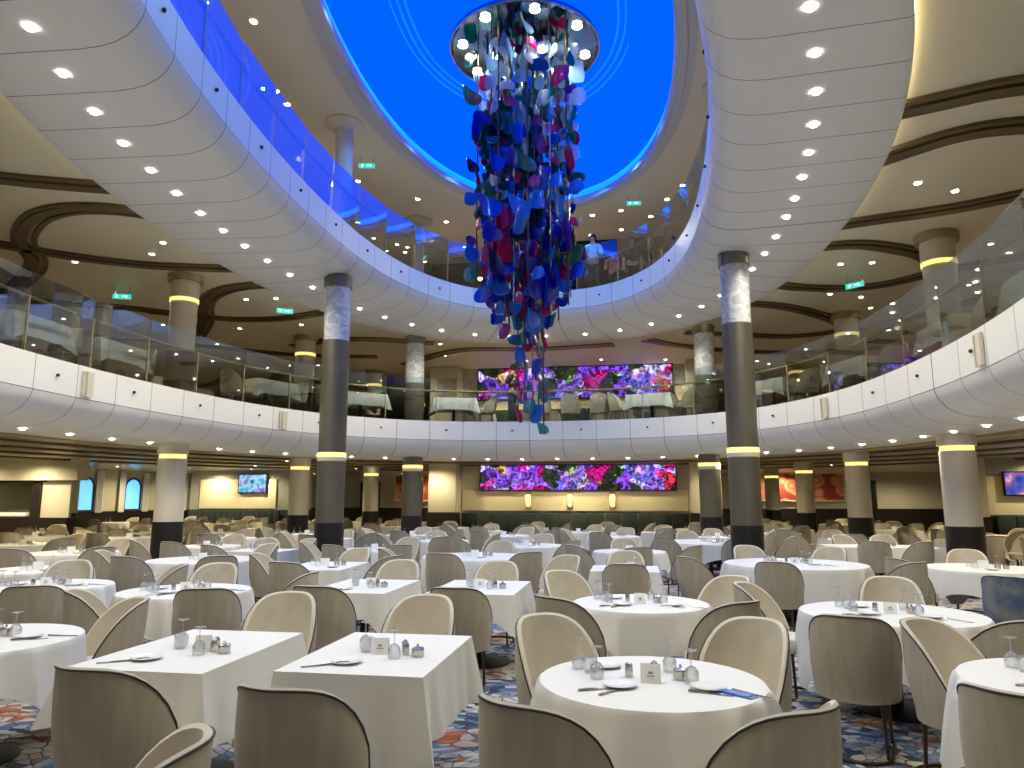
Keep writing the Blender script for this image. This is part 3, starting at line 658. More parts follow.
# ------------------------------------------------------------------ chandelier
def chandelier():
    cx, cy = -1.95, 13.2
    t = empty('chandelier', (cx, cy, 2.7)); base = 2.7
    mb = MB(); mb.lathe([(1.5, 7.98), (1.5, 7.92), (1.44, 7.9), (1.44, 7.93), (0, 7.93)], 64); mb.build('mirror_disc', M['mirror'], t)
    mb = MB(); mb.tube([(1.5 * cos(2 * pi * i / 64), 1.5 * sin(2 * pi * i / 64), 7.9) for i in range(64)], .02, 6, closed=True); mb.build('rim', M['steel'], t)
    rnd = random.Random(11); rods = []
    for i in range(30):
        a = i * 2.399; r = 1.02 * sqrt((i + .5) / 30); x, y = r * cos(a), r * sin(a)
        zb = 1.35 + 2.0 * r + rnd.uniform(-.5, .5)
        if i in (0, 1, 2, 3, 5): zb = rnd.uniform(.05, .9)
        if r > .8: zb = rnd.uniform(2.0, 3.4)
        rods.append((x, y, zb)); mb = MB(); mb.tube([(x, y, zb), (x, y, 7.93)], .016, 6); mb.build('rod', M['bronze'] if i % 3 else M['steel'], t)
    mb = MB()
    for z in (1.9, 2.6, 3.4, 4.1, 4.8, 5.5):
        for i in range(30):
            x, y, zb = rods[i]; j = (i + 8) % 30
            if rods[j][2] < z and zb < z and i % 2 == 0: mb.tube([(x, y, z), (rods[j][0], rods[j][1], z + .03)], .008, 5)
    mb.build('spreader', M['bronze'], t)
    C = dict(ice=leaf_mat('ice_glass', (.55, .80, .85), .6), white=leaf_mat('frosted_glass', (.85, .9, .85), .5), green=leaf_mat('green_glass', (.0, .16, .13), .2), cobalt=leaf_mat('cobalt_glass', (.01, .04, .62), .15),
             blue=leaf_mat('sky_glass', (.03, .25, .85), .25), mag=leaf_mat('magenta_glass', (.55, .01, .16), .15), teal=leaf_mat('teal_glass', (.03, .30, .42), .25), violet=leaf_mat('violet_glass', (.12, .03, .42), .15), navy=leaf_mat('navy_glass', (.01, .02, .12), .15))
    def pick(z):
        u = rnd.random()
        if z > 6.2: T = [('ice', .34), ('white', .18), ('green', .28), ('blue', .06), ('mag', .08), ('violet', .03), ('navy', .02)]
        elif z > 4.3: T = [('ice', .16), ('white', .07), ('green', .28), ('blue', .18), ('cobalt', .11), ('mag', .14), ('navy', .08)]
        elif z > 2.4: T = [('cobalt', .36), ('blue', .20), ('mag', .17), ('green', .05), ('violet', .07), ('teal', .08), ('navy', .07)]
        else: T = [('teal', .38), ('mag', .30), ('cobalt', .18), ('blue', .14)]
        for n, p in T:
            if u < p: return n
            u -= p
        return T[0][0]
    leaves = []
    for x, y, zb in rods:
        z = zb + .05
        while z < 7.75:
            s_ = rnd.uniform(.10, .215) * (1.0 if z > 1.8 else .8)
            leaves.append((x, y, z, s_, pick(z)))
            z += rnd.uniform(.19, .34) * (1.0 if z > 2.2 else 1.35)
    def leafmesh(mb, x, y, z, s_):
        a = rnd.uniform(0, 2 * pi); asp = rnd.uniform(.7, 1.25); n = 16; tilt = rnd.uniform(-.35, .35); ph = rnd.uniform(0, 6.28); k = rnd.uniform(2.2, 3.4)
        lx, ly = x + cos(a) * s_ * .9, y + sin(a) * s_ * .9
        Mx = Matrix.Translation((lx, ly, z)) @ Matrix.Rotation(a + rnd.uniform(-.5, .5), 4, 'Z') @ Matrix.Rotation(tilt, 4, 'X')
        rows = []
        for dy, sc in ((-.009, .0), (-.012, .55), (-.008, .96), (0, 1.), (.008, .96), (.004, .55), (.009, 0)):
            row = []
            for i in range(n):
                th = 2 * pi * i / n; r = s_ * sc * (1 + .13 * sin(th * 2 + ph) + .07 * sin(3 * th + ph * 2))
                px = r * sgnp(cos(th), 2 / k); pz = r * asp * sgnp(sin(th), 2 / k) * (1 + .18 * cos(th))
                bend = .35 * (px * px) / s_ 
                row.append(Mx @ Vector((px, dy * 1.3 + bend, pz)))
            rows.append(row)
        mb.quad_grid(rows, True)
    order = sorted(range(len(leaves)), key=lambda i: (-leaves[i][3] + .12 * (leaves[i][1] + 0)))
    names = dict(ice='pale ice-blue glass leaf', white='frosted white glass leaf', green='dark green glass leaf', cobalt='cobalt blue glass leaf', blue='sky blue glass leaf', mag='magenta glass leaf', teal='teal glass leaf', violet='violet glass leaf', navy='navy glass leaf')
    big = set(order[:99]); rest = {}
    for i, (x, y, z, s_, c) in enumerate(leaves):
        if i in big:
            mb = MB(); leafmesh(mb, x, y, z, s_ * 1.12); o = mb.build('glass_leaf', C[c], t); o['label'] = names[c]
        else:
            mb = rest.setdefault(c, MB()); leafmesh(mb, x, y, z, s_)
    # the smaller leaves, one object
    allm = MB(); keys = list(rest)
    for ki, c in enumerate(keys):
        m_ = rest[c]; b = len(allm.v); allm.v += m_.v; allm.f += [tuple(q + b for q in f) for f in m_.f]; allm.m += [ki] * len(m_.f)
    o = allm.build('small_glass_leaves', [C[c] for c in keys], t); o['kind'] = 'stuff'
    tag(t, 'giant hanging chandelier of blue, green and magenta glass leaves on rods', 'chandelier')
    print('leaves', len(leaves))
chandelier()

# ------------------------------------------------------------------ dining chair
def chair_backrest(nu=22, nv=9):
    def top(u):
        return .89 - .41 * abs(u) ** 3.6
    def pt(u, v, off):
        th = u * R(108); zt = top(u); zb = .345
        z = zb + (zt - zb) * v
        k = 1 + .07 * min(1, (z - zb) / .2) - .10 * max(0, (z - .6) / .3) ** 1.5
        rr = (.232 + off) * k
        lean = -.07 * max(0, (z - .42) / .45)
        return Vector((rr * sin(th), .03 - rr * cos(th) + lean * max(0, cos(th * .8)), z))
    us = [-1 + 2 * i / nu for i in range(nu + 1)]; vs = [j / nv for j in range(nv + 1)]
    mb = MB()
    mb.quad_grid([[pt(u, v, .032) for u in us] for v in vs], False, 0)
    mb.quad_grid([[pt(u, v, .0) for u in us] for v in vs][::-1], False, 1)
    mb.quad_grid([[pt(u, 1, .032) for u in us], [pt(u, 1, .02) + Vector((0, 0, .012)) for u in us], [pt(u, 1, .0) for u in us]], False, 1)
    mb.quad_grid([[pt(u, 0, .032) for u in us], [pt(u, 0, .0) for u in us]], False, 0)
    for u in (-1, 1): mb.quad_grid([[pt(u, v, .032) for v in vs], [pt(u, v, 0) for v in vs]], False, 1)
    rim = [pt(us[0], v, .033) for v in vs[:-1]] + [pt(u, 1, .033) for u in us] + [pt(us[-1], v, .033) for v in vs[:-1][::-1]]
    # faint vertical channels stitched into the outside
    return mb, rim
def seat_mb():
    mb = MB(); rows = []
    def outline(k, z):
        r = []
        for i in range(28):
            th = 2 * pi * i / 28; n = 3.2; r.append((.222 * k * sgnp(cos(th), 2 / n), .05 + (.235 * k) * sgnp(sin(th), 2 / n), z))
        return r
    rows = [outline(.86, .35), outline(.97, .362), outline(1., .40), outline(1., .44), outline(.96, .468), outline(.8, .482), outline(.4, .488), outline(.02, .489)]
    mb.quad_grid(rows, True); mb.poly(rows[0][::-1]); mb.poly(rows[-1]); return mb
LEGS = [(-.18, .22), (.18, .22), (-.17, -.15), (.17, -.15)]
def frame_pts():
    pts = []
    for i in range(19):
        a = pi + pi * i / 18; pts.append((.19 * cos(a) , -.15 + .14 * sin(a), .012))
    return [(-.19, .22, .012), (-.19, .0, .012)] + pts + [(.19, .0, .012), (.19, .22, .012)]
def make_chair(full=True, blue=False):
    fo = M['fab_blue'] if blue else M['fab_out']
    mb, rim = chair_backrest(*((22, 9) if full else (12, 5)))
    if full:
        t = empty('dining_chair'); o = mb.build('backrest', [fo, M['fab_in']], t)
        p = MB(); p.tube(rim, .0052, 6); p.build('piping', M['piping'], o)
        seat_mb().build('seat', M['fab_in'], t)
        for x, y in LEGS:
            p = MB(); p.tube([(x * .92, y * .92, .37), (x, y, .012)], [.014, .011], 8); p.build('leg', M['bronze'], t)
        p = MB(); p.tube(frame_pts(), .0115, 6); p.build('floor_hoop', M['bronze'], t)
        p = MB(); p.tube([(x * .95, y * .95, .352) for x, y in (LEGS[0], LEGS[1], LEGS[3], LEGS[2])], .01, 6, closed=True); p.build('seat_frame', M['bronze'], t)
        return t
    s_ = seat_mb(); b = len(mb.v); mb.v += s_.v; mb.f += [tuple(q + b for q in f) for f in s_.f]; mb.m += [1] * len(s_.f)
    k = len(mb.f)
    for x, y in LEGS: mb.tube([(x * .92, y * .92, .37), (x, y, 0)], .013, 5, 2)
    mb.tube(rim, .006, 4, 3)
    return mb.build('dining_chair', [fo, M['fab_in'], M['bronze'], M['piping']])
CH = Proto(make_chair()); CHB = Proto(make_chair(blue=True)); CHF = Proto(make_chair(False))
CHAIRS = []; LAST = [None]
def chair(x, y, face, label, group=None, z=0, kind='full'):
    # face = direction the sitter looks, degrees from +Y toward +X
    P = {'full': CH, 'blue': CHB, 'far': CHF}[kind]
    o = P.put((x, y, z), -R(face), label, 'chair', group); CHAIRS.append((x, y, z)); LAST[0] = o; return o

# ------------------------------------------------------------------ tables
def table_base(parent, r, rect=None, H=.735):
    mb = MB()
    if rect: mb.box(-rect[0] + .01, rect[0] - .01, -rect[1] + .01, rect[1] - .01, H - .03, H)
    else: mb.lathe([(r - .02, H - .03), (r - .01, H - .02), (r - .01, H)], 40)
    mb.build('tabletop', M['black'], parent, False)
    mb = MB(); mb.lathe([(.045, .03), (.045, H - .05), (.12, H - .03)], 16); mb.build('pedestal', M['black'], parent)
    mb = MB(); mb.lathe([(.30, 0), (.30, .012), (.22, .03), (.05, .05)], 32); mb.build('base', M['black'], parent)
def cloth_round(r, half, seed, n=120, H=.742, lo=.06):
    rnd = random.Random(seed); ph = rnd.uniform(0, 6.28); nf = rnd.choice((14, 16, 18)); rot = rnd.uniform(0, pi / 2)
    rows = [[(r * k * cos(2 * pi * i / n), r * k * sin(2 * pi * i / n), H) for i in range(n)] for k in (.02, .5, .97)]
    for v in (0, .03, .1, .25, .45, .7, 1.):
        row = []
        for i in range(n):
            th = 2 * pi * i / n; q = (th + rot) % (pi / 2) - pi / 4
            drop = max(.2, min(half / max(.72, cos(pi / 4 - abs(q))) * 1.0, half * 1.34) - r)
            drop = half / max(abs(cos(th + rot)), abs(sin(th + rot))) ; drop = min(drop, half * 1.3) - r
            drop = min(drop, H - lo)
            wv = 1 - 2 * abs(sin(th * nf / 2 + ph + .5 * sin(2 * th + ph))) ** .8
            fold = .085 * v ** .5 * (.5 + .5 * wv) * (.6 + .4 * sin(2 * th + ph * 3)) * min(1.3, drop / .33)
            rr = r + (.006 if v > 0 else 0) + .03 * v + fold
            row.append((rr * cos(th), rr * sin(th), H - .004 - drop * v - (0 if v else -.004)))
        rows.append(row)
    mb = MB(); mb.quad_grid(rows, True); mb.poly(rows[0]); return mb
def cloth_rect(hx, hy, drop, seed, H=.742):
    # drop: one overhang, or (right, far, left, near)
    D = drop if isinstance(drop, tuple) else (drop,) * 4
    per = []
    def side(a, b, n): return [(a[0] + (b[0] - a[0]) * i / n, a[1] + (b[1] - a[1]) * i / n) for i in range(n)]
    c = [(hx, -hy), (hx, hy), (-hx, hy), (-hx, -hy)]
    for k in range(4): per += [(p, k, i / 26) for i, p in enumerate(side(c[k], c[(k + 1) % 4], 26))]
    rows = [[(p[0] * k, p[1] * k, H) for p, _, _ in per] for k in (.02, .5, .985)]
    L = [2 * hy, 2 * hx, 2 * hy, 2 * hx]
    for v in (0, .04, .15, .4, .7, 1.):
        row = []
        for (x, y), k, f in per:
            N = [(1, 0), (0, 1), (-1, 0), (0, -1)]; nx, ny = N[k]; d = D[k]; bx = by = 0
            dist = min(f, 1 - f) * L[k]; o = D[(k - 1) % 4] if f < .5 else D[(k + 1) % 4]; on = N[(k - 1) % 4] if f < .5 else N[(k + 1) % 4]
            if f == 0: w_ = .5; d = (D[k] + o) / 2
            w = max(0, 1 - dist / .17)
            cd = sqrt(D[k] ** 2 + o ** 2) * .93      # the corner of the cloth hangs lowest
            ln = (D[k] if f else (D[k] + o) / 2) * (1 - w) + cd * w if f else cd
            s_ = .010 * sin(dist * 21 + seed + k) * v
            out = .010 + .03 * v + s_ - .035 * v * max(0, 1 - abs(dist - .15) / .09)
            fl = .075 * v * w ** 1.5
            row.append((x + nx * out + (nx + on[0]) * fl + (on[0] * .01 if not f else 0), y + ny * out + (ny + on[1]) * fl + (on[1] * .01 if not f else 0), H - .003 - min(ln, H - .05) * v + (.003 if v == 0 else 0)))
        rows.append(row)
    mb = MB(); mb.quad_grid(rows, True); mb.poly(rows[0]); return mb

# tableware prototypes
def wine_glass():      # stands upside down on its rim
    t = empty('wine_glass')
    mb = MB(); mb.lathe([(.033, 0), (.037, .03), (.035, .055), (.022, .075), (.006, .084)], 20, cap=False); mb.lathe([(.031, .001), (.035, .03), (.033, .054), (.02, .073), (.004, .080)], 20, cap=False); mb.build('bowl', M['glass'], t)
    mb = MB(); mb.lathe([(.0045, .082), (.004, .145), (.012, .152)], 10); mb.build('stem', M['glass'], t)
    mb = MB(); mb.lathe([(.010, .150), (.032, .156), (.033, .159), (.0, .158)], 20); mb.build('foot', M['glass'], t); return t
def tumbler():
    mb = MB(); mb.lathe([(.033, 0), (.036, .085), (.034, .085), (.031, .006), (0, .006)], 18); return mb.build('water_tumbler', M['glass'])
def glass_far():
    mb = MB(); mb.lathe([(.033, 0), (.037, .03), (.035, .055), (.022, .075), (.005, .084), (.005, .145), (.032, .156), (0, .159)], 10, cap=False); return mb.build('wine_glass', M['glass'])
def menu_card():
    t = empty('menu_card')
    for s_ in (-1, 1):
        mb = MB(); mb.quad_grid([[(-.05, s_ * .025, 0), (.05, s_ * .025, 0)], [(-.05, s_ * .001, .09), (.05, s_ * .001, .09)]]); mb.quad_grid([[(-.05, s_ * .023, 0), (.05, s_ * .023, 0)], [(-.05, s_ * .0002, .089), (.05, s_ * .0002, .089)]]); mb.build('card_face', M['card'], t, False)
    mb = MB(); mb.box(-.012, .012, -.0215, -.0185, .045, .055); mb.box(-.02, .02, -.0235, -.0205, .032, .037); mb.build('printing', M['ink'], t, False); return t
def card_far():
    mb = MB(); mb.quad_grid([[(-.06, -.025, 0), (.06, -.025, 0)], [(-.06, 0, .10), (.06, 0, .10)], [(-.06, .025, 0), (.06, .025, 0)]]); return mb.build('menu_card', M['card'], smooth=False)
def shaker():
    t = empty('salt_shaker'); mb = MB(); mb.box(-.018, .018, -.018, .018, 0, .062); mb.build('body', M['steel'], t, bevel=.003)
    mb = MB(); mb.lathe([(.014, .060), (.014, .068), (.004, .074)], 12); mb.build('cap', M['steel'], t); return t
def sugar():
    t = empty('sugar_bowl'); mb = MB(); mb.lathe([(.034, 0), (.036, .004), (.036, .042), (.030, .044)], 24); mb.build('body', M['steel'], t)
    mb = MB(); mb.lathe([(.037, .043), (.035, .05), (.012, .056), (.006, .062), (.009, .07), (0, .073)], 20); mb.build('lid', M['steel'], t); return t
def condiment_far():
    mb = MB(); mb.lathe([(.034, 0), (.036, .045), (.02, .055)], 10); mb.box(-.09, -.055, -.018, .018, 0, .065); mb.box(-.13, -.1, -.018, .018, 0, .065); return mb.build('condiment_set', M['steel'])
def plate():
    mb = MB(); mb.lathe([(.045, 0), (.05, .004), (.085, .014), (.086, .017), (.05, .008), (0, .007)], 32); return mb.build('side_plate', M['china'])
def knife():
    t = empty('table_knife'); mb = MB(); mb.box(-.009, .009, -.11, 0, 0, .003); mb.build('blade', M['steel'], t, bevel=.001)
    mb = MB(); mb.tube([(0, 0, .004), (0, .05, .006), (0, .1, .005)], [.005, .008, .006], 6); mb.build('handle', M['steel'], t); return t
def fork():
    t = empty('table_fork'); mb = MB(); mb.tube([(0, -.03, .004), (0, .1, .005)], [.004, .007], 6); mb.build('handle', M['steel'], t)
    mb = MB(); mb.box(-.011, .011, -.05, -.028, .002, .005)
    for k in range(4): mb.box(-.011 + k * .0063, -.008 + k * .0063, -.1, -.05, .002, .005)
    mb.build('tines', M['steel'], t, False); return t
def napkin():
    mb = MB(); mb.box(-.03, .03, -.11, .09, 0, .006); mb.box(-.028, .026, -.09, .08, .006, .011); return mb.build('folded_napkin', M['blue_nap'], bevel=.002)
W = dict(glass=Proto(wine_glass()), tumbler=Proto(tumbler()), gfar=Proto(glass_far()), card=Proto(menu_card()), cfar=Proto(card_far()), salt=Proto(shaker()), sugar=Proto(sugar()), cond=Proto(condiment_far()), plate=Proto(plate()), knife=Proto(knife()), fork=Proto(fork()), nap=Proto(napkin()))
CAT = dict(glass='glass', tumbler='glass', gfar='glass', card='card', cfar='card', salt='shaker', sugar='sugar bowl', cond='condiments', plate='plate', knife='knife', fork='fork', nap='napkin')
HT = .7425
def ware(kind, x, y, rz, label, group=None, z=0): return W[kind].put((x, y, z + HT), rz, label, CAT[kind], group)

VIEW = R(9.5)   # toward-camera frame: cards face the camera side
TABN = [0]
CLOTHR = {}
def make_table(x, y, kind, size, phrase, rz=0, half=None, group=None, far=False, z=0, drop=.37):
    TABN[0] += 1; shared = phrase is None
    lab = (lambda k: ('%s %s' % (k, phrase)) if not shared else group[1] % k)
    gp = (lambda k: group[0] + ' ' + k) if shared else (lambda k: None)
    shape = 'round' if kind == 'round' else 'rectangular'
    if far and (kind, str(size)) in TABP: t = TABP[(kind, str(size))].put((x, y, z), rz, '', 'table')
    else:
        t = empty('dining_table', (x, y, z), rz); table_base(t, size if kind == 'round' else 0, None if kind == 'round' else size)
        if far: TABP[(kind, str(size))] = Proto(t); TABP[(kind, str(size))].put((x, y, z), rz, '', 'table')
    tag(t, (lab('black pedestal of the %s table' % shape)), 'table', gp('tables') if shared else None)
    if far:
        key = (kind, str(size), TABN[0] % 3)
        if key not in CLP:
            o = (cloth_round(size, size + .27, TABN[0], 96) if kind == 'round' else cloth_rect(size[0], size[1], drop, TABN[0])).build('tablecloth', M['cloth']); CLP[key] = Proto(o)
        o = CLP[key].put((x, y, z), rz + (TABN[0] * .7 if kind == 'round' else 0), '', 'tablecloth')
    else:
        o = (cloth_round(size, half or size + .3, TABN[0]) if kind == 'round' else cloth_rect(size[0], size[1], drop, TABN[0])).build('tablecloth', M['cloth'], loc=(x, y, z)); o.rotation_euler = (0, 0, rz)
    tag(o, lab('white cloth of the %s table' % shape), 'tablecloth', gp('cloths') if shared else None)
TABP = {}; CLP = {}

# --- the near tables, each set as it stands
NEAR = [
 # x, y, kind, size, half, phrase, rz
 (.06, 3.89, 'round', .56, .93, 'at the bottom middle', 0),
 (-1.50, 4.32, 'rect', (.40, .56), None, 'left of the bottom round table', 0),
 (-2.66, 4.22, 'rect', (.40, .58), None, 'at the bottom left', 0),
 (-4.24, 4.25, 'round', .60, .84, 'cut by the left frame edge', .4),
 (-4.42, 6.75, 'round', .62, .86, 'behind the cut-off one, right', .3),
 (-6.12, 6.88, 'round', .64, .88, 'behind the cut-off one, left', .2),
 (-2.80, 7.43, 'rect', (.40, .58), None, 'left of the second-row pair', 0),
 (-1.58, 7.53, 'rect', (.42, .58), None, 'right of the second-row pair', 0),
 (.03, 6.63, 'round', .585, .90, 'behind the bottom round table', .8),
 (2.00, 6.39, 'round', .68, .96, 'behind the hoop-legged chair', .1),
 (2.25, 4.15, 'round', .62, .90, 'cut by the right frame edge', .3),
 (2.20, 10.88, 'round', .95, 1.30, 'wide one right of centre', .3),
 (-.14, 9.75, 'rect', (.42, .42), None, 'small, behind the second round one', 0),
]
import zlib
def cam_ang(x, y): return math.atan2(x, y)   # bearing of the table from the camera
for x, y, kind, size, half, ph, rz in NEAR:
    make_table(x, y, kind, size, ph, rz, half, drop={1: (.36, .3, .30, .56), 2: (.40, .3, .20, .24), 6: (.38, .3, .3, .24), 7: (.34, .3, .3, .24)}.get(TABN[0], .3))
def setting(x, y, ph, rect, seed, full=True):
    rnd = random.Random(seed); f = -cam_ang(x + .001, y) ; cx_, sx_ = cos(f), sin(f)
    def L(u, v): return (x + u * cx_ - v * sx_, y + u * sx_ + v * cx_)
    if rect:
        L = lambda u, v: (x + u, y + v); f = 0
    P = lambda k, u, v, r_, lab: ware(k, *L(u, v), f + r_, lab)
    if rect:
        P('card', .0 if seed % 2 else .08, -.06, .1, 'white folded card on the table ' + ph)
        P('sugar', .24, -.1, 0, 'lidded metal sugar bowl on the table ' + ph)
        P('salt', .16, -.07, .2, 'metal salt shaker beside the sugar bowl, table ' + ph)
        P('salt', .13, .0, .4, 'metal pepper shaker behind the other shaker, table ' + ph)
        P('glass', -.14, .06, 0, 'upturned wine glass left of the card, table ' + ph)
        P('glass', .12, -.17, 0, 'upturned wine glass right of the card, table ' + ph)
        P('tumbler', -.10, -.02, 0, 'clear tumbler left of the card, table ' + ph)
        P('plate', -.1, -.33, 0, 'white side plate at the near end, table ' + ph)
        P('knife', -.17, -.38, .3 - 1.2, 'steel knife leaning by the side plate, table ' + ph)
        P('fork', -.22, -.42, -1.0, 'steel fork beside the side plate, table ' + ph)
    else:
        P('card', 0, -.05, 0, 'white folded card on the table ' + ph)
        P('sugar', .15, .04, 0, 'lidded metal sugar bowl on the table ' + ph)
        P('salt', -.11, .05, .2, 'metal salt shaker left of the card, table ' + ph)
        P('salt', .02, .1, .2, 'metal pepper shaker behind the card, table ' + ph)
        for k, (u, v) in enumerate(((-.38, .18), (-.27, -.02), (.1, .2), (.2, -.03))):
            P('glass', u, v, 0, ['leftmost', 'front left', 'rear', 'front right'][k] + ' upturned wine glass, table ' + ph)
        P('tumbler', -.31, .1, 0, 'clear tumbler on the left, table ' + ph)
        P('plate', -.15, -.16, 0, 'white side plate at the near left, table ' + ph)
        P('plate', .27, -.13, 0, 'white side plate at the near right, table ' + ph)
        P('plate', -.24, .24, 0, 'white side plate at the rear left, table ' + ph)
        P('knife', -.25, -.24, 2.0, 'steel knife left of the near left plate, table ' + ph)
        P('fork', -.18, -.27, 2.5, 'steel fork left of the near left plate, table ' + ph)
        if seed == 0: P('nap', .38, -.2, .9, 'blue patterned packet right of the near right plate, table ' + ph)
        P('knife', .27, -.22, 1.3, 'steel knife below the near right plate, table ' + ph)
        P('fork', .46, -.2, .9, 'steel fork beside the blue packet, table ' + ph)
for i, (x, y, kind, size, half, ph, rz) in enumerate(NEAR): setting(x, y, ph, kind == 'rect', i)

# --- the near chairs
def toward(x, y, tx, ty): return math.degrees(math.atan2(tx - x, ty - y))
NC = [
 (-2.46, 3.30, 10, 'taupe chair seen from behind, bottom left, tucked to the rectangular table'),
 (-1.44, 3.12, 6, 'taupe chair seen from behind, tucked to the bottom middle rectangular table'),
 (-1.64, 2.17, -112, 'chair whose pale rounded top just rises over the bottom edge, left'),
 (-.36, 3.04, 32, 'taupe chair seen from behind, near left of the bottom round table'),
 (.47, 3.12, -42, 'taupe chair seen from behind, near right of the bottom round table'),
 (-.48, 4.66, 142, 'cream-fronted chair at the far left of the bottom round table'),
 (.62, 4.72, -145, 'cream-fronted chair at the far right of the bottom round table'),
 (-.52, 5.95, 40, 'taupe chair between the two middle round tables, left side'),
 (.64, 5.92, -42, 'taupe chair between the two middle round tables, right side'),
 (-.66, 7.58, 140, 'cream-fronted chair far left of the second middle round table'),
 (.80, 7.35, -135, 'cream-fronted chair far right of the second middle round table'),
 (-.12, 8.95, 0, 'taupe chair on the near side of the small table behind the middle round one'),
 (-.14, 10.55, 180, 'cream-fronted chair behind the small table in the middle column'),
 (-1.55, 6.45, 0, 'taupe chair tucked to near end of the second-row right rectangular table'),
 (-1.62, 5.42, 184, 'cream-fronted chair behind the bottom middle rectangular table'),
 (-2.78, 6.35, 2, 'taupe chair tucked to near end of the second-row left rectangular table'),
 (-2.72, 5.40, 172, 'cream-fronted chair behind the bottom left rectangular table'),
 (-3.90, 4.96, -138, 'chair seen edge-on between the left tables, cream side facing left'),
 (-4.42, 5.62, 58, 'taupe chair turned aside between the left round tables'),
 (-5.35, 5.92, -30, 'taupe chair seen from behind at the left edge, middle height'),
 (-3.72, 6.02, -22, 'taupe chair at near right of the second left round table'),
 (-4.75, 7.75, 170, 'cream-fronted chair behind the second left round table'),
 (-5.35, 7.65, -128, 'cream chair leaning into view between the two left round tables'),
 (-6.7, 7.85, 155, 'cream-fronted chair behind the left edge round table'),
 (-3.55, 7.2, -100, 'cream chair seen from the side, right of the second left round table'),
 (-1.62, 8.55, 182, 'cream-fronted chair behind the second-row right rectangular table'),
 (-2.82, 8.52, 178, 'cream-fronted chair behind the second-row left rectangular table'),
 (-.98, 9.62, -150, 'grey chair turned away beside the small middle table'),
 (1.44, 5.40, 20, 'taupe chair on a bronze hoop with full frame visible, right'),
 (1.88, 4.88, 140, 'chair turned sideways showing its bright inner side, right'),
 (1.62, 3.48, 48, 'taupe chair seen from behind at the bottom right corner'),
 (2.32, 5.40, -30, 'taupe chair cut by the right edge above the corner table'),
 (1.15, 6.85, 112, 'cream-fronted chair at the far left of the right round table'),
 (2.35, 7.45, -165, 'cream-fronted chair behind the right round table'),
 (1.72, 9.50, 20, 'taupe chair at the near side of the wide round table'),
 (.82, 10.05, 60, 'grey chair at the left side of the wide round table'),
 (3.2, 9.72, -35, 'pale chair at the near right of the wide round table'),
 (2.9, 11.95, -145, 'cream-fronted chair behind the wide round table, right'),
 (1.8, 12.1, 165, 'cream-fronted chair behind the wide round table, left'),
]
for x, y, a, lab in NC: chair(x, y, a, lab)
chair(3.72, 8.15, 42, 'chair with blue-stained velvet back near the right edge', kind='blue')

# --- the middle and far field
MID = [(-4.17, 9.5, 'rect', (.42, .6)), (-6.38, 10.12, 'round', .78), (-9.4, 11.05, 'round', .72), (-2.5, 11.4, 'round', .82), (4.5, 10.6, 'round', .72), (4.75, 8.8, 'round', .6),
       (-7.6, 8.4, 'round', .62), (-.1, 12.9, 'round', .62), (4.6, 15.05, 'rect', (.95, .5)), (1.55, 15.9, 'round', 1.0), (-4.6, 12.6, 'round', .62), (-6.5, 12.1, 'rect', (.5, .42)), (-8.1, 12.95, 'round', .62), (-2.1, 14.2, 'round', .75), (6.3, 11.4, 'round', .7), (-11.5, 9.6, 'round', .62)]
rnd = random.Random(5); FAR = []
row = 0
y = 15.4
while y < 28:
    xs = []; x = -19.5 + (row % 2) * 1.1
    while x < 15.5:
        xx, yy = x + rnd.uniform(-.2, .2), y + rnd.uniform(-.25, .25)
        brg = math.degrees(math.atan2(xx, yy)) + 9.5
        ok = abs(brg) < 36.5 and not (xx < -16.4 and yy < 21.5) and not (xx > 8.6 and yy > 22.3) and yy < (24.6 if -7.9 < xx < 3.6 else 34)
        ok = ok and all((xx - a) ** 2 + (yy - b) ** 2 > 1.15 ** 2 for a, b in COLS) and all((xx - m_[0]) ** 2 + (yy - m_[1]) ** 2 > 2.0 ** 2 for m_ in MID + NEAR)
        if ok: FAR.append((xx, yy, rnd.choice(['round', 'rect', 'round'])))
        x += 2.55
    y += 2.35; row += 1
for x, y in ((5.5, 16.6), (7.6, 13.2), (8.6, 15.2), (-12, 12.8), (-11.8, 15.2), (-14, 14.4)): 
    if all((x - a[0]) ** 2 + (y - a[1]) ** 2 > 1.8 ** 2 for a in FAR + MID): FAR.append((x, y, 'round'))
def zone(x, y):
    b = math.degrees(math.atan2(x, y)) + 9.5
    h = 'left' if b < -12 else 'right' if b > 14 else 'middle'
    d = 'third and fourth rows' if y < 15 else 'distant rows' if y < 21 else 'farthest rows'
    return h, d
ALLT = [n[:4] for n in NEAR] + MID + [(a, b, 'round', .6) for a, b, c in FAR]
MIDL = {0: 'round table before the left gunmetal column'}
def clear(x, y, m=.52, own=None): return all((x - a[0]) ** 2 + (y - a[1]) ** 2 > ((a[3] if not isinstance(a[3], tuple) else max(a[3])) + .36) ** 2 for a in ALLT if (a[0], a[1]) != own) and all((x - a) ** 2 + (y - b) ** 2 > m * m for a, b, z in CHAIRS if z == 0) and all((x - a) ** 2 + (y - b) ** 2 > .62 ** 2 for a, b in COLS)
ORD = sorted([(m_[1], m_) for m_ in MID], key=lambda q: q[0])
names_mid = {}
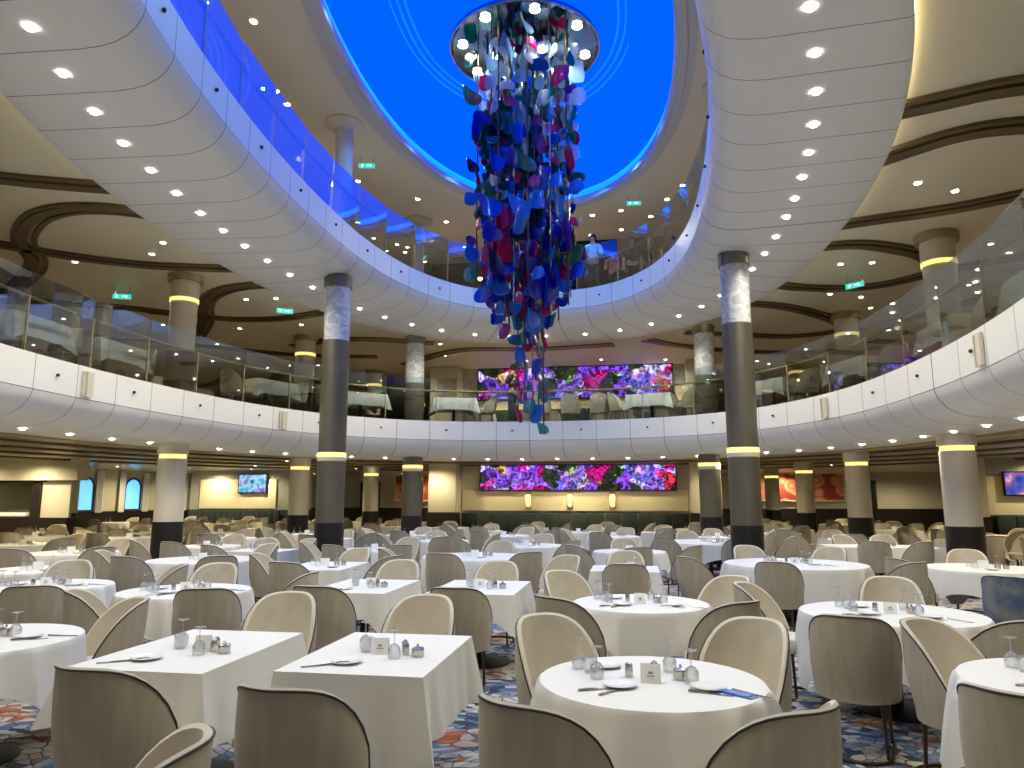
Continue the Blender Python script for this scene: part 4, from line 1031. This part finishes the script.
def put_chairs(x, y, kind, size, n, lab, group, far):
    r = (size if kind == 'round' else max(size)) + .40
    base = rnd.uniform(-18, 18)
    seq = [180, 0, 235, 125, 305, 55] if kind == 'round' else [180, 0]
    if kind == 'rect' and n > 2: seq = [180, 0, 205, 25]
    cnt = 0; placed = []
    for k, a in enumerate(seq[:n]):
        if kind == 'rect':
            if size[0] > size[1]: px, py = x + (.35 if k > 1 else -.35), y + (-(size[1] + .36) if a in (180, 205) else size[1] + .36)
            else: px, py = x, y + (-(size[1] + .36) if a in (180,) else size[1] + .36)
            if k > 1 and size[0] <= size[1]: px, py = x + (size[0] + .36) * (1 if k == 2 else -1), y
        else:
            t_ = R(a + base); px, py = x + r * sin(t_), y + r * cos(t_)
        if not clear(px, py, own=(x, y)): continue
        f = toward(px, py, x, y) + rnd.uniform(-14, 14)
        side = 'near side' if py < y - .3 else 'far side' if py > y + .3 else 'flank'
        placed.append((px, py, f)); chair(px, py, f, '', group, kind='far' if far else 'full')
        placed[-1] += (LAST[0],)
    if placed:
        q = sorted(placed, key=lambda c: c[1]); nm = {id(q[0]): 'nearest'}
        if len(q) > 1: nm[id(q[-1])] = 'farthest'
        m_ = sorted(q[1:-1], key=lambda c: c[0])
        for c, w_ in zip(m_, ['left-hand', 'right-hand'] if len(m_) == 2 else ['middle']): nm[id(c)] = w_
        for c in placed: c[3]['label'] = lab(nm[id(c)], c[1] < y)
midnames = ['narrow rectangle left of centre', 'big round table before left cream column', 'round table left of cream column', 'wide round table centre left', 'round table before right cream column', 'round table by the blue chair',
            'round table near left edge', 'fourth table in middle file', 'long table before right cream column', 'broad table by right gunmetal column', 'round table before left gunmetal column', 'short table left of gunmetal column', 'round table beside left cream column', 'round table behind the wide centre-left one', 'round table near right edge', 'rear round table at left edge']
for i, (x, y, kind, size) in enumerate(MID):
    ph = ', the ' + midnames[i]
    make_table(x, y, kind, size, ph.strip(', '), rnd.uniform(-.1, .1) if kind == 'rect' else 0, (size + .27) if kind == 'round' else None)
    TABC = midnames[i]
    def lab(pos, near, T=TABC): return '%s %s chair of the %s' % (pos, 'taupe-backed' if near else 'cream-fronted', T)
    put_chairs(x, y, kind, size, 4 if kind == 'round' else 4, lab, None, False)
    f = -cam_ang(x, y); G = TABC
    q = lambda u, v: (x + u * cos(f) - v * sin(f), y + u * sin(f) + v * cos(f))
    ware('cfar', *q(0, 0), f, 'white folded card on the ' + G); ware('cond', *q(.25, .0), f, 'metal condiment set on the ' + G)
    for k, (u, v) in enumerate(((-.16, .1), (-.09, -.12), (.16, .16))): ware('gfar', *q(u, v), 0, '%s upturned glass on the %s' % (['leftmost', 'nearest', 'rightmost'][k], G))
    ware('plate', *q(.1, -.28), 0, 'side plate at near rim of the ' + G)
for x, y, kind in FAR:
    h, d = zone(x, y); g0 = '%s %s' % (h, d); size = .62 if kind == 'round' else (.42, .42) if (x * 7) % 2 < 1 else (.6, .42)
    make_table(x, y, kind, size, None, 0, None, (g0, '%s in the ' + g0), True)
    w = {'left': 'left', 'right': 'right', 'middle': 'middle'}[h]
    def lab(side, near, left, c, g=g0): return ('taupe back of a chair facing away in the ' if near else 'cream front of a chair facing the camera in the ') + g
    n = 4 if y < 21 else 3
    r = (size if kind == 'round' else max(size)) + .42; seq = [180, 0, 90, 270][:n]; base = rnd.uniform(-25, 25) if kind == 'round' else 0
    for a in seq:
        rr = r if kind == 'round' else (size[1] + .42 if a in (0, 180) else size[0] + .42)
        t_ = R(a + base); px, py = x + rr * sin(t_), y + rr * cos(t_)
        if not clear(px, py, own=(x, y)) or len(CHAIRS) > 285 or (py > 24.9 and -7.9 < px < 3.6): continue
        near = py < y + .1
        chair(px, py, toward(px, py, x, y) + rnd.uniform(-12, 12), lab('', near, 0, 0), ('chairs turned away, ' if near else 'chairs facing the camera, ') + g0, kind='far')
    if y < 24:
        ware('cfar', x, y, -cam_ang(x, y), 'small white card on a table in the ' + g0, 'cards in the ' + g0)
        ware('cond', x + .25, y, 0, 'metal condiment set in the ' + g0, 'condiments in the ' + g0)
    for k in range(2): ware('gfar', x - .33 + .13 * k, y + .06 * k - .05, 0, 'upturned wine glass on a table in the ' + g0, 'glasses in the ' + g0)

# --- balcony deck furniture
def on_ring(px, py, off):
    a = min([2 * pi * i / 720 for i in range(720)], key=lambda a: (R1(a) - Vector((px, py, 0))).length); p = R1(a); q = R1(a + .01)
    n = Vector(((q - p).y, -(q - p).x, 0)).normalized(); return p + n * off, math.atan2(n.y, n.x)
UP = [((-8.6, 9.8), 'first left of the exit sign'), ((-8.5, 12.9), 'beside the left cream column'), ((-7.9, 15.9), 'behind the left gunmetal column'), ((-6.9, 18.2), 'in the far left bend'), ((-4.8, 19.4), 'left of the standing person'),
      ((.35, 19.4), 'right under the big screen'), ((2.7, 17.6), 'behind the right gunmetal column'), ((3.7, 15.4), 'between the two right columns'), ((4.2, 12.4), 'beside the near right cream column'), ((4.2, 9.6), 'cut by the right frame edge')]
for i, ((x, y), ph) in enumerate(UP):
    c, an = on_ring(x, y, 1.02); 
    if any((c.x - a) ** 2 + (c.y - b) ** 2 < .9 ** 2 for a, b in COLS): c, an = on_ring(x, y - 1.2, 1.02)
    make_table(c.x, c.y, 'rect', (.6, .4), 'on the balcony, ' + ph, an + pi / 2, z=T1, drop=.34)
    tx = Vector((-sin(an), cos(an), 0))
    for k, s_ in enumerate((-1, 1)):
        p = c + tx * s_ * .98
        if all((p.x - a) ** 2 + (p.y - b) ** 2 > .62 ** 2 for a, b in COLS) and all((p.x - a) ** 2 + (p.y - b) ** 2 > .5 ** 2 for a, b, z in CHAIRS if z): chair(p.x, p.y, toward(p.x, p.y, c.x, c.y), '%s chair at the balcony table %s' % (['nearer', 'farther'][k] if (tx.y > 0) else ['farther', 'nearer'][k], ph), z=T1)
    ware('gfar', c.x, c.y, 0, 'upturned glass on the balcony table ' + ph, z=T1)
for k, x in enumerate((-2.6, -1.75, -.9)):
    chair(x, 20.75 - .2 * 0, 6, ['taupe chair back behind the far balcony glass, just right of the person', 'taupe chair back behind the far balcony glass, second from the person', 'taupe chair back behind the far balcony glass, third from the person'][k], z=T1)
for i, (x, y) in enumerate(((-5.2, 23.6), (-3, 23.7), (-.6, 23.7), (1.4, 23.6), (-11.6, 17), (-12.8, 12.5), (7.6, 17), (8, 12))):
    g = 'back rows of the balcony deck'
    make_table(x, y, 'rect', (.6, .42), None, 0, None, (g, '%s in the ' + g), True, z=T1)
    for s_ in (-1, 1): chair(x, y + s_ * .82, 0 if s_ < 0 else 180, 'chair in the back rows of the balcony deck, ' + ('turned away' if s_ < 0 else 'facing the camera'), 'chairs in the back rows of the balcony deck, ' + ('turned away' if s_ < 0 else 'facing'), z=T1, kind='far')

# ------------------------------------------------------------------ people
def person(x, y, z, rz, h, top, legs, label, arms='down', hair=True, bag=False):
    t = empty('person', (x, y, z), rz); k = h / 1.75
    def skin(name, V, E, rad, m, parent, root=0):
        me = bpy.data.meshes.new(name); me.from_pydata([tuple(c * k for c in v) for v in V], E, []); me.materials.append(m)
        o = bpy.data.objects.new(name, me); COL.objects.link(o); o.parent = parent
        o.modifiers.new('s', 'SKIN'); sv = me.skin_vertices[0].data
        for i, r_ in enumerate(rad): sv[i].radius = ((r_[0] if isinstance(r_, tuple) else r_) * k, (r_[1] if isinstance(r_, tuple) else r_) * k)
        sv[root].use_root = True
        su = o.modifiers.new('u', 'SUBSURF'); su.levels = 1; su.render_levels = 2
        for p in me.polygons: p.use_smooth = True
        return o
    A = {'down': [(.19, 0, 1.40), (.24, .01, 1.12), (.25, .08, .88), (.25, .11, .80)], 'phone': [(.19, 0, 1.40), (.22, .10, 1.16), (.10, .34, 1.34), (.06, .38, 1.42)], 'rail': [(.19, 0, 1.40), (.24, .06, 1.14), (.20, .28, 1.02), (.19, .35, 1.02)]}[arms]
    # body: one continuous figure
    V = [(0, 0, .95), (0, 0, 1.12), (0, -.01, 1.30), (0, -.01, 1.43), (0, 0, 1.51), (0, .015, 1.60), (0, .015, 1.69)]
    E = [(0, 1), (1, 2), (2, 3), (3, 4), (4, 5), (5, 6)]; rad = [(.15, .11), (.13, .10), (.16, .11), (.12, .08), .052, (.075, .09), (.06, .075)]
    for s_ in (-1, 1):
        b = len(V); V += [(s_ * a[0], a[1], a[2]) for a in A]; E += [(3, b), (b, b + 1), (b + 1, b + 2), (b + 2, b + 3)]; rad += [.062, .047, .034, .03]
        # fingers and thumb at the end of each arm
        w = Vector(V[b + 3]); d = (w - Vector(V[b + 2])).normalized()
        for q, ln in ((-.024, .075), (-.008, .085), (.008, .08), (.024, .065)):
            V.append((w.x, w.y + q, w.z + d.z * .02)); V.append((w.x, w.y + q + d.y * ln, w.z + d.z * ln)); E += [(b + 3, len(V) - 2), (len(V) - 2, len(V) - 1)]; rad += [.010, .008]
        V.append((w.x - s_ * .03, w.y + .03, w.z + d.z * .04)); E.append((b + 3, len(V) - 1)); rad.append(.009)
        b = len(V); V += [(s_ * .09, 0, .88), (s_ * .11, .02, .50), (s_ * .11, -.02, .10), (s_ * .12, .12, .035)]; E += [(0, b), (b, b + 1), (b + 1, b + 2), (b + 2, b + 3)]; rad += [.085, .055, .04, .034]
    body = skin('body', V, E, rad, M['skin'], t)
    # clothes
    Vt = [(0, 0, .92), (0, 0, 1.12), (0, -.01, 1.30), (0, -.01, 1.42)]; Et = [(0, 1), (1, 2), (2, 3)]; rt = [(.165, .125), (.145, .115), (.175, .125), (.12, .085)]
    for s_ in (-1, 1):
        b = len(Vt); Vt += [(s_ * A[0][0], A[0][1], A[0][2]), (s_ * A[1][0], A[1][1], A[1][2])]; Et += [(3, b), (b, b + 1)]; rt += [.078, .062]
    skin('shirt', Vt, Et, rt, top, t)
    Vl = [(0, 0, .96)]; El = []; rl = [(.165, .125)]
    for s_ in (-1, 1):
        b = len(Vl); Vl += [(s_ * .09, 0, .86), (s_ * .11, .02, .50), (s_ * .11, -.02, .10)]; El += [(0, b), (b, b + 1), (b + 1, b + 2)]; rl += [.10, .075, .062]
    skin('trousers', Vl, El, rl, legs, t)
    for s_ in (-1, 1):
        mb = MB(); mb.lathe([(.045, 0), (.052, .02), (.045, .06), (.02, .085)], 14, (s_ * .115 * k, .05 * k, 0), sx=1, sy=2.5); mb.build('shoe', M['shoe'], t)
    mb = MB(); mb.lathe([(.0, 1.785), (.05, 1.775), (.088, 1.73), (.1, 1.67), (.095, 1.62), (.07, 1.58)], 18, (0, -.012, 0), sx=.95, sy=1.12, cap=False)
    mb.v = [(a * k, b * k - (.02 * k if True else 0), c * k) for a, b, c in mb.v]; mb.build('hair', M['hair'], t)
    mb = MB()
    for s_ in (-1, 1): mb.lathe([(0, -.008), (.009, 0), (0, .008)], 8, (s_ * .03 * k, .098 * k, 1.645 * k))
    mb.build('eyes', M['black'], t)
    mb = MB(); mb.tube([(0, .092 * k, 1.64 * k), (0, .118 * k, 1.60 * k)], [.008, .015], 6); mb.build('nose', M['skin'], t)
    if bag:
        mb = MB(); mb.box(-.13, .13, -.06, .06, 0, .34); o = mb.build('shoulder_bag', M['bag'], t, bevel=.03); o.location = (.27, -.05, .75)
    tag(t, label, 'person'); return t
person(-3.38, 20.3, T1 - .005, R(75), 1.76, M['cl_maroon'], M['jean'], 'person in dark maroon top standing on the balcony before the screen', 'phone')
person(-.95, 19.35, T2 - .005, R(175), 1.78, M['shirt_w'], M['jean'], 'person in a white shirt leaning at the upper glass railing', 'rail')
person(-.42, 19.55, T2 - .005, R(160), 1.35, M['cl_orange'], M['jean'], 'shorter person in orange beside the white shirt', 'rail')
person(.12, 19.55, T2 - .005, R(185), 1.72, M['cl_dark'], M['jean'], 'person in dark clothes right of the orange top on the upper deck', 'down')
person(.62, 19.6, T2 - .005, R(150), 1.66, M['cl_dark'], M['jean'], 'person in dark clothes carrying a grey shoulder bag on the upper deck', 'down', bag=True)
person(1.12, 19.3, T2 - .005, R(200), 1.86, M['cl_dark'], M['cl_dark'], 'tall person all in black alone by the script plaque', 'down')

# ------------------------------------------------------------------ world, camera, view
w = bpy.data.worlds.new('world'); scn.world = w; w.use_nodes = True
w.node_tree.nodes['Background'].inputs[0].default_value = (.5, .6, .8, 1); w.node_tree.nodes['Background'].inputs[1].default_value = .05
cam = bpy.data.cameras.new('camera'); cam.sensor_width = 36; cam.lens = 36 * 720 / 1024; cam.clip_end = 200
co = bpy.data.objects.new('camera', cam); COL.objects.link(co); co.location = (0, 0, 1.65); co.rotation_euler = (R(99), 0, R(9.5)); scn.camera = co
scn.view_settings.view_transform = 'Standard'; scn.view_settings.look = 'None'; scn.view_settings.gamma = 1; scn.view_settings.exposure = 0.0
scn.view_settings.use_curve_mapping = False
scn.cycles.use_denoising = True; scn.cycles.max_bounces = 8; scn.cycles.diffuse_bounces = 4; scn.cycles.transparent_max_bounces = 12; scn.cycles.glossy_bounces = 3
scn.cycles.sample_clamp_indirect = 6; scn.cycles.caustics_reflective = False; scn.cycles.caustics_refractive = False
for me in bpy.data.meshes: pass
print('chairs', len(CHAIRS), 'tables', TABN[0], 'objects', len(COL.objects))

for o in COL.objects:
    if 'label' in o and len(o['label'].split()) > 16: print('LONG', o.name, o['label'])
